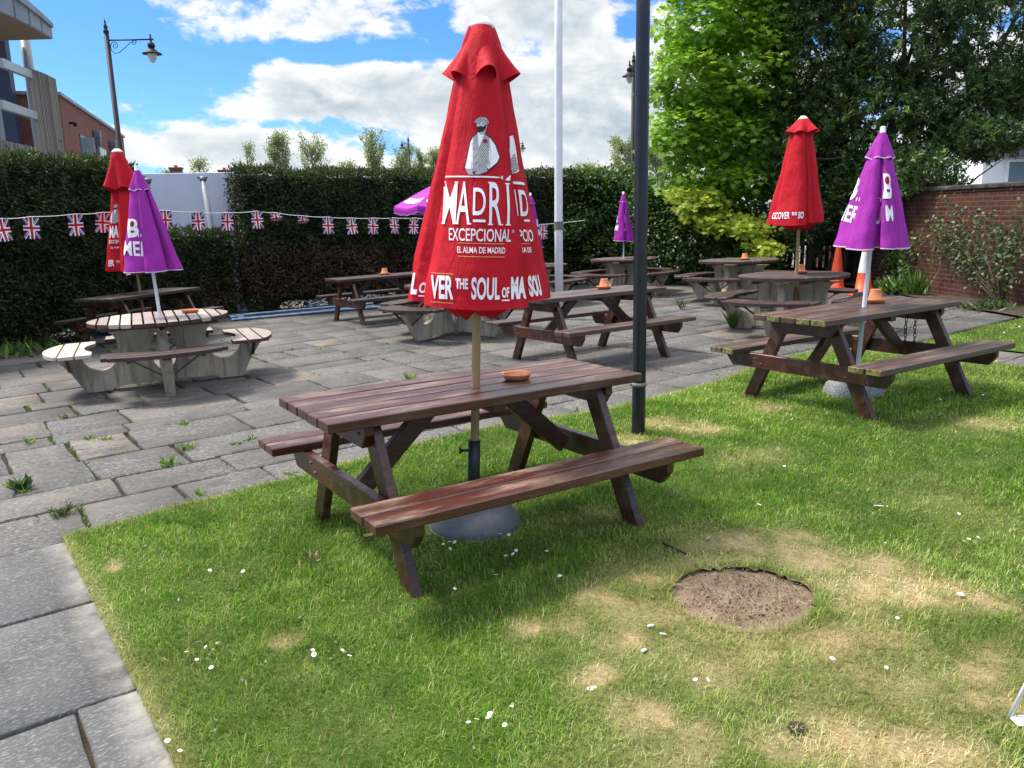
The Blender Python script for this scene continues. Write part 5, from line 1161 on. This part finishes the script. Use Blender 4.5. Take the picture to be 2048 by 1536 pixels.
def shrub(name, label, blobs, nc, per, leaf, mat, spread=.10, loc=None, shell=.75, cat='shrub', tipd=(0, -.3, -.1)):
    loc = np.array(loc); root = empty(name, tuple(loc), 0, label, cat); C, D = blob_points(blobs, nc, shell); n = nc*per; ci = np.repeat(np.arange(nc), per); P = C[ci]+rng.normal(size=(n, 3))*spread; P[:, 2] = np.maximum(P[:, 2], gz(P[:, 0], P[:, 1])+.02)
    leaves('leaves', P-loc, D[ci]*.7+rdir(n)*.8+np.array(tipd), D[ci]*.4+rdir(n)*.6+[0, -.2, .8], rng.uniform(.7, 1.3, n)*leaf[0], rng.uniform(.8, 1.2, n)*leaf[1], M[mat], root, OVAL if leaf[0] > .06 else RHOMB, .15, {'rnd': np.clip(.3*rng.random(nc)[ci]+.7*rng.random(n)**1.3, 0, 1)})
    segs = [([(0, 0, -.1), (random.uniform(-.4, .4), random.uniform(-.3, .3), .5), (b[0]-loc[0], b[1]-loc[1], b[2]-loc[2])], [.035, .025, .010]) for b in blobs for _ in range(2)]; trunk_mesh(root, segs, name='stems'); return root
shrub('glossy_shrub', 'dense glossy mid green shrub between the hedge and the evergreen, behind the round tables', [(3.6, 18.6, 1.0, .8, .7, 1.0, 1), (4.3, 18.2, .9, .9, .75, .95, 1.3), (5.1, 17.9, .75, .8, .7, .8, 1), (3.9, 18.7, 1.7, .7, .6, .5, .7), (5.6, 17.8, .6, .6, .6, .7, .7), (4.6, 18.2, 1.5, .8, .6, .5, .6), (3.3, 18.7, 1.5, .6, .5, .7, .7)], 1900, 24, (.075, .05), 'shrub_leaves', .10, (4.3, 18.5, 0.0))
ivb = [(1.9, 18.95, 1.9, .65, .25, .6, 1), (2.5, 19.2, 1.5, .75, .3, .8, 1.2), (3.0, 19.3, 1.1, .6, .35, .9, 1), (2.3, 18.9, .7, .6, .3, .4, .5), (1.3, 18.65, 1.35, .35, .22, .35, .4), (2.6, 19.3, 2.3, .7, .4, .3, .5)]
shrub('ivy', 'broad-leaved ivy growing over the right end of the long hedge', ivb, 600, 20, (.075, .055), 'shrub_leaves', .09, (2.3, 19.2, 0.0), cat='ivy')
def poplar(x, y, z1, w, label, airy=1.0, seed=0, mat='poplar_leaves'):
    r_ = np.random.default_rng(seed); g = -.15; root = empty('poplar_tree', (x, y, g), 0, label, 'tree', 'young poplars beyond the hedge'); H = z1-g; segs = [([(0, 0, 0), (.05, 0, H*.5), (0, 0, H*.95)], [.14, .09, .02])]
    C = []
    for k in range(46):
        t = r_.uniform(.14, .92); a = r_.uniform(0, 2*PI); wid = w*(math.sin(PI*min(1, (1-t)*.78+.10))**.8)*r_.uniform(.45, 1); rise = wid*r_.uniform(1.1, 1.9); z = H*t; z2 = min(H*.99, z+rise); q = Vector((wid*math.cos(a), wid*math.sin(a)*.8, z2))
        segs.append(([(0, 0, z), (q.x*.6, q.y*.6, z+(z2-z)*.45), q], [.035, .022, .008]))
        for s in np.linspace(.25, 1, 7): C.append((q.x*s, q.y*s, z+(z2-z)*s**1.2))
    trunk_mesh(root, segs, 'pale_bark'); C = np.array(C); n = int(len(C)*20*airy); ci = r_.integers(0, len(C), n); P = C[ci]+r_.normal(size=(n, 3))*.14; P[:, 2] += .1
    leaves('crown', P, r_.normal(size=(n, 3))+[0, 0, .4], r_.normal(size=(n, 3)), r_.uniform(.7, 1.3, n)*.125, r_.uniform(.7, 1.3, n)*.09, M[mat], root, RHOMB, 0, {'rnd': np.clip(r_.random(n)*.7+.3*vnoise(P[:, 0]*2, P[:, 2], 1, seed), 0, 1)})
for i, a in enumerate([(-18.9, 60, 7.0, .95, 'thin pale poplar at the left end of the row beyond the hedge', .7), (-16.6, 60, 7.6, 1.05, 'rounded pale poplar, second tall one from the left beyond the hedge', 1.0), (-14.2, 60, 7.55, 1.2, 'broad pale poplar in the middle of the row, left of the small gap sapling', 1.0), (-9.7, 60, 7.7, 1.1, 'tallest airy poplar just left of the distant lamp', .9), (-7.6, 61, 6.5, 1.1, 'pale poplar directly behind the distant lamp', 1.2), (-6.4, 62, 6.4, .9, 'narrow poplar between the distant lamp and the big red parasol', 1.1), (-5.2, 61, 6.3, 1.1, 'greener poplar touching the edge of the big red parasol', 1.5), (-11.7, 60, 5.5, 1.0, 'small bare sapling in the gap of the poplar row', .4), (-22.4, 60, 5.9, .9, 'sparse young tree over the white wall between the chimneys', .45), (-24.9, 60, 5.1, .9, 'sparse treetop just right of the red parasol, over the white wall', .4), (8.3, 58, 6.5, 1.7, 'greenish tree beyond the hedge behind the black post', 1.4), (5.6, 60, 4.9, 1.3, 'low treetop beyond the hedge right of the white flagpole', .7), (10.2, 56, 5.6, 1.6, 'low green tree beyond the hedge by the maple', 1.3)]):
    poplar(*a, seed=i+20)
# chimneys of houses beyond the wall
def cottage(x, y, zc, label, w=3.0):
    root = empty('house', (x, y, -.2), R(8), label, 'house'); ze = zc-2.2
    b = MB(); b.box((0, 0, ze/2), (w*2, 6, ze)); o = b.build('wall', M['new_brick'], root); uv_box(o.data)
    b = MB(); b.prism([(-3.3, ze+.005), (3.3, ze+.005), (0, zc-.35)], w*2+.4, Matrix(((0, 0, 1, 0), (1, 0, 0, 0), (0, 1, 0, 0), (0, 0, 0, 1)))); rf = b.build('roof', M['slate'], root)
    b = MB(); b.box((0, 0, zc-.35), (.74, .74, 1.2)); b.box((0, 0, zc+.29), (.86, .86, .10)); c = b.build('chimney', M['new_brick'], rf); uv_box(c.data); b = MB(); b.lathe([(.13, 0), (.11, .16), (.13, .18), (.1, .18)], 12, Matrix.Translation((0, 0, zc+.33))); b.build('chimney_pot', M['terracotta'], rf)
cottage(-24.1, 60, 5.3, 'far brick house whose chimney shows over the left part of the white wall'); cottage(-20.6, 60, 5.05, 'far brick house whose chimney shows beside the long hedge end')

# ------------------------------------------------------------------ modern building on the left
def modern_building():
    root = empty('modern_building', (0, 0, 0), 0, 'modern building with curved zinc canopy, larch slats and a brick wing behind the left hedge', 'building')
    # brick wing running away: face from (-15.95,30) to (-20.6,44.5)
    A, B_ = Vector((-15.95, 30, 0)), Vector((-20.75, 45, 0)); d = (B_-A).normalized(); Lw = (B_-A).length; a = math.atan2(d.y, d.x); T_ = Matrix.Translation(A) @ Matrix.Rotation(a, 4, 'Z'); zt = 6.08
    nrm = Vector((d.y, -d.x, 0))
    b = MB(); b.box((Lw/2, 1.15, zt/2-.2), (Lw, 2.3, zt+.4)); o = b.build('brick_wing', M['new_brick'], root); uv_box(o.data); o.matrix_local = T_
    b = MB(); b.box((Lw/2, 1.15, zt+.065), (Lw+.16, 2.46, .13), bevel=.01); o = b.build('parapet_capping', M['zinc_cladding'], root); o.matrix_local = T_
    for x0, x1, z0, z1, nm in [(2.9, 4.05, 2.4, 5.05, 3), (4.65, 5.6, 2.4, 5.0, 2), (7.1, 8.9, 2.4, 4.95, 3), (10.0, 11.0, 2.4, 4.95, 2)]:
        b = MB(); b.box(((x0+x1)/2, -.005, (z0+z1)/2), (x1-x0, .09, z1-z0)); w = b.build('window', M['frame_grey'], root); w.matrix_local = T_
        b = MB(); n = nm; step = (x1-x0-.08)/n
        for i in range(n): b.box((x0+.04+step*(i+.5), -.053, (z0+z1)/2), (step-.07, .012, z1-z0-.12))
        p = b.build('pane', M['window_glass'], w)
    b = MB(); b.box((4.35, -.15, 3.7), (.05, .3, 2.7)); o = b.build('window_fin', M['steel_grey'], root); o.matrix_local = T_
    for xx in (6.3, 10.55):
        b = MB(); b.box((xx, -.16, 5.35), (.42, .26, .30), bevel=.02); b.prism([(-.21, .0), (.21, .0), (.08, -.3), (-.08, -.3)], .22, T_.inverted() @ T_ @ Matrix.Translation((xx, -.15, 5.2)) @ Matrix.Rotation(PI/2, 4, 'X')); b.tube([(xx, -.12, 4.95), (xx, -.12, 1.0)], .08, 12); o = b.build('downpipe', M['frame_grey'], root); o.matrix_local = T_
    b = MB(); b.box((1.25, -.10, 5.28), (.08, .2, .08)); b.box((1.25, -.2, 5.22), (.14, .12, .12)); o = b.build('wall_light', M['lamp_black'], root); o.matrix_local = T_
    # dark blue curtain wall behind the screen
    b = MB(); b.box((-20.0, 29.0, 4.1), (6.1, .25, 8.8)); b.build('curtain_wall', M['curtain_blue'], root)
    # curved canopy: its rim sweeps along the front, deeper towards the left
    rim = [(-14.62, 27.6, 7.45, 7.93), (-14.50, 26.8, 7.48, 8.06), (-14.40, 26.0, 7.49, 8.18), (-14.36, 25.2, 7.52, 8.34), (-14.36, 24.4, 7.55, 8.52), (-14.5, 23.4, 7.62, 8.74), (-15.0, 21.8, 7.7, 9.0), (-16.2, 20.0, 7.75, 9.1), (-18.5, 18.6, 7.8, 9.15)]
    fine = []
    for p, q in zip(rim, rim[1:]):
        for t in (0, .25, .5, .75): fine.append([p[k]+(q[k]-p[k])*t for k in range(4)])
    fine.append(list(rim[-1])); bm = bmesh.new(); rows = []
    for (x, y, zb, zt_) in fine:
        zm = zb+(zt_-zb)*.70; o_ = -.05
        rows.append([bm.verts.new(v) for v in ((-21, 27.9, zb+.02), (x+o_, y, zb), (x, y, zb+.03), (x, y, zm), (x+.07, y, zm+.012), (x+.07, y, zt_), (x-.4, y+.05, zt_+.06), (-21, 27.9, zt_+.3))])
    for P_, Q_ in zip(rows, rows[1:]):
        for k in range(8):
            vs_ = []
            for v in (P_[k], Q_[k], Q_[(k+1) % 8], P_[(k+1) % 8]):
                if v not in vs_: vs_.append(v)
            f = bm.faces.new(vs_); f.material_index = 1 if k == 0 else 0
    bm.faces.new(rows[0]); bm.faces.new(rows[-1][::-1]); bmesh.ops.recalc_face_normals(bm, faces=bm.faces); me = bpy.data.meshes.new('canopy'); bm.to_mesh(me); bm.free(); can = link('canopy', me, [M['zinc_cladding'], M['soffit']], root)
    b = MB()
    for (x, y, zb, zt_) in rim[1:-1]: b.box((x+.008, y, (zb+zb+(zt_-zb)*.7)/2+.015), (.02, .03, (zt_-zb)*.68))
    b.build('seam', M['frame_grey'], can)
    b = MB(); b.tube([(-15.70, 27.9, 3.0), (-15.70, 27.9, 7.5)], .16, 18); b.build('post', M['steel_grey'], root)
    for p, q in (((-13.82, 23.2, 5.95), (-15.45, 27.5, 6.36)), ((-13.99, 23.2, 4.87), (-15.45, 27.5, 5.08))):
        b = MB(); p, q = Vector(p), Vector(q); dd = q-p; b.box((p+q)/2, (.16, dd.length, .24), dd.to_track_quat('Y', 'Z').to_matrix()); b.build('rail', M['steel_grey'], root)
    b = MB(); b.box((-16.1, 26.6, 5.2), (.10, .10, 4.4)); b.build('mullion', M['steel_grey'], root)
    # larch screen: a tall curved part and a low parapet
    b = MB()
    for i in range(20):
        t = i/19; x, y = -15.38+.30*t+.06*math.sin(PI*t), 27.3+.95*t; z1 = 6.55-.20*t; b.box((x, y, z1/2+.9), (.045, .030, z1-1.8), Matrix.Rotation(.15*t, 3, 'Z'))
    b.build('slat_screen', M['larch_slats'], root)
    b = MB()
    for i in range(46): b.box((-15.40+.12*math.sin(i*.06), 27.22-.075*i, 3.0), (.05, .035, 2.1+.004*i))
    b.build('slat_parapet', M['larch_slats'], root)
modern_building()
def white_house():
    root = empty('white_house', (16.4, 25.5, 0), R(-12), 'white house with a dark roof behind the evergreen and the brick wall', 'house')
    b = MB(); b.box((1.2, 2, 1.9), (5.4, 4, 3.9)); b.build('wall', M['house_white'], root); b = MB(); b.prism([(-2.4, 0), (2.4, 0), (0, 1.5)], 6.0, Matrix.Translation((1.2, 2, 3.855)) @ Matrix(((0, 0, 1, 0), (1, 0, 0, 0), (0, 1, 0, 0), (0, 0, 0, 1)))); b.build('roof', M['slate'], root)
    b = MB(); b.box((-.1, -.03, 2.45), (1.5, .08, 1.0)); w = b.build('window', M['frame_white'], root); b = MB(); b.box((-.1, -.076, 2.45), (1.34, .012, .84)); b.build('pane', M['window_glass'], w)
    b = MB(); b.box((-.1, -.25, 3.2), (1.9, .5, .35)); b.build('dormer_fascia', M['slate'], root)
white_house()

# ------------------------------------------------------------------ small things on the ground
WEEDS = [(-3.85,6.12),(-3.22,6.1),(-2.41,5.32),(-2.44,5.7),(-2.02,5.91),(-4.04,6.98),(-3.37,6.12),(-3.32,5.01),(-3.14,4.84),(-2.64,4.38),(-4.02,8.43),(-2.78,6.5),(-2.1,5.78),(-2.93,10.53),(-2.14,10.11),(-1.06,8.15),(-1.94,4.64),(-2.21,4.14),(1.65,9.69),(.53,6.36),(-1.46,4.95),(-.94,10.41),(-2.53,10.42)]
for i, (x, y) in enumerate(WEEDS):
    big = i in (2, 3, 15); tuft('weed', 'low green weed growing in a joint of the stone paving', x, y, random.uniform(.05, .075)*(1.5 if big else 1), 30 if big else 16, 'weed_leaves', .05 if not big else .08, .016, 'weed', 'weeds in the paving joints', lean=.9)
tuft('tall_weed', 'tall leafy weed in the paving between the mossy tables', 3.02, 10.75, .30, 34, 'weed_leaves', .05, .035, 'weed', lean=.35); tuft('tall_weed', 'dry upright weed in the paving near the round table with smallest purple parasol', 2.85, 13.2, .26, 22, 'rose_leaves', .05, .02, 'weed', lean=.3)
tuft('tall_weed', 'grey-green weed in the paving corner by the lawn at the left', -3.18, 4.9, .13, 26, 'rose_leaves', .05, .045, 'weed', lean=.7, shape=OVAL); tuft('tall_weed', 'wispy grey weed where the paving meets the concrete path', -2.63, 4.40, .10, 60, 'rose_leaves', .09, .010, 'weed', lean=.8)
DAISY = [(-.32,3.65),(-.35,3.61),(-.3,3.58),(-.28,3.64),(-.08,3.71),(-.03,3.7),(-.03,3.47),(-.01,3.5),(-.04,3.46),(.14,3.48),(-.1,3.24),(-.25,3.13),(-.09,3.25),(-1.4,3.42),(-1.25,3.4),(-.74,2.64),(-.68,2.62),(-.61,2.62),(-1.18,2.74),(-1.16,2.64),(-.09,2.23),(-.06,2.19),(-.08,2.24),(-.12,2.21),(.6,2.39),(.63,2.38),(1.24,2.42),(2.14,3.6),(2.1,3.42),(2.14,3.45),(2.06,3.4),(2.21,3.73),(2.1,5.83),(2.07,5.68),(3.3,6.19),(3.42,6.26),(3.37,6.09),(3.48,6.16),(3.76,6.19),(3.89,6.26),(3.82,6.13),(3.69,6.0),(1.66,4.6),(1.64,4.46),(1.7,3.43),(1.31,3.96),(1.42,2.76),(-1.08,2.18),(-1.03,2.13),(1.06,2.48),(4.68,7.56),(3.62,6.41),(6.04,9.44),(6.21,9.61),(5.79,9.22),(-1.43,2.73),(-.76,2.68),(-.65,2.66),(-1.21,2.70),(-1.11,2.60),(-.15,2.20),(-.03,2.26)]
def daisies():
    b = MB(); n = 12
    for k in range(n):
        a = 2*PI*k/n; c, s = math.cos(a), math.sin(a); q = lambda r, t, z: (r*c-t*s, r*s+t*c, z)
        b.quad([q(.003, -.0016, .001), q(.010, -.0026, .0025), q(.0125, .0, .0022), q(.010, .0026, .0025)], 0)
    b.lathe([(.0042, .001), (.0035, .0035), (0, .0045)], 10, mi=1); first = b.build('daisy', [M['petal_white'], M['petal_yellow']], None)
    for i, (x, y) in enumerate(DAISY):
        o = first if i == 0 else first.copy()
        if i: COL.objects.link(o)
        s = random.uniform(.55, .85); o.scale = (s, s, s); o.location = gpt(x+random.gauss(0, .01), y+random.gauss(0, .01), .042); o.rotation_euler = (random.uniform(-.1, .7), random.uniform(-.4, .4), random.uniform(0, 6))
        tag(o, 'small white daisy with a yellow eye open in the lawn', 'daisy', 'daisies in the lawn')
daisies()
def scrap(x, y, l, w, a, label, mat='paper_white', h=.006, name='paper_scrap', cat='paper scrap', z=.024):
    l, w, h = l*.8, w*.8, h*.45; b = MB(); vs = b.box((0, 0, 0), (l, w, h), bevel=h*.3)
    for v in b.bm.verts: v.co.z += .18*l*(v.co.x/l)**2+.05*w*math.sin(v.co.y/w*5)
    o = b.build(name, M[mat]); o.location = gpt(x, y, z); o.rotation_euler = (random.uniform(-.2, .2), random.uniform(-.2, .2), a); return tag(o, label, cat)
scrap(.51, 2.785, .035, .012, .5, 'white cigarette end left of the bare soil patch', name='cigarette_end', cat='cigarette end', h=.009); scrap(.545, 2.72, .028, .009, -.1, 'grey scrap of paper just below the cigarette end'); scrap(.455, 2.61, .038, .014, .9, 'bright white folded scrap of paper on dry grass', h=.008)
scrap(1.775, 2.93, .034, .022, .2, 'crumpled bluish white tissue right of the bare soil patch', h=.016); scrap(.19, 3.25, .03, .022, 1.0, 'torn white paper petal-like scrap in front of the foreground table', h=.010); scrap(1.91, 3.92, .085, .007, -.25, 'white drinking straw lying in the open lawn', name='drinking_straw', cat='straw', h=.006)
scrap(.25, 2.40, .045, .035, .4, 'pale chalky stone sunk in the dry turf', mat='cone_white', name='stone', cat='stone', h=.02, z=.008)
scrap(.93, 3.60, .05, .022, 1.0, 'curled brown leaf behind the bare soil patch', mat='dead_leaf', name='dead_leaf', cat='leaf', h=.006); scrap(.56, 3.02, .03, .014, 1.5, 'small orange-brown leaf left of the bare soil patch', mat='dead_leaf', name='dead_leaf', cat='leaf', h=.004); scrap(-.74, 3.78, .055, .03, .3, 'pale dry leaf beside the front bench of the foreground table', mat='dead_leaf', name='dead_leaf', cat='leaf', h=.005, z=.04)
b = MB(); b.tube([(.70, 3.545, .05), (.745, 3.50, .045), (.80, 3.44, .035)], [.006, .005, .004], 7); tag(b.build('twig', M['twig_dark']), 'dark twig lying between the table and the bare soil patch', 'twig')
n = 26; P = np.stack([rng.normal(-.965, .025, n), rng.normal(3.53, .025, n), float(gz(-.96, 3.53))+rng.uniform(.02, .06, n)], -1); tag(leaves('withered_weed', P, rdir(n), rdir(n), rng.uniform(.02, .05, n), rng.uniform(.008, .02, n), M['dead_leaf']), 'withered curled weed on the grass left of the front bench', 'weed')
def white_stand():
    root = empty('white_wire_chair', (1.492, 2.155, float(gz(1.5, 2.16))), R(-90), 'corner of a white wire garden chair at the right edge of the lawn', 'chair')
    b = MB(); b.tube([(0, 0, .012), (.01, .055, .20), (.02, .125, .46)], .0065, 10); b.build('leg', M['white_metal'], root)
    b = MB(); b.box((.02, .06, .018), (.05, .12, .012), bevel=.005); b.build('foot', M['white_metal'], root)
    b = MB(); b.tube([(.008, .04, .14), (.012, .36, .16)], .005, 8); b.build('stretcher', M['white_metal'], root)
    b = MB(); b.tube([(.36, .10, .012), (.34, .13, .20), (.31, .17, .46)], .0065, 10); b.build('leg', M['white_metal'], root)
    b = MB(); b.tube([(.36, .56, .012), (.34, .53, .2), (.30, .49, .46)], .0065, 10); b.build('leg', M['white_metal'], root)
    b = MB(); b.tube([(.0, .56, .012), (.02, .53, .2), (.03, .47, .46)], .0065, 10); b.build('leg', M['white_metal'], root)
    b = MB(); b.box((.17, .31, .465), (.36, .40, .012), bevel=.004); b.build('seat', M['white_metal'], root)
    b = MB(); pts = [(.36, .13+.34*t, .47+.40*math.sin(PI*t)) for t in np.linspace(0, 1, 12)]; b.tube(pts, .0065, 8)
    for t in (.25, .5, .75): b.tube([(.36, .13+.34*t, .47), (.36, .13+.34*t, .47+.40*math.sin(PI*t))], .004, 6)
    b.build('backrest', M['white_metal'], root)
white_stand()
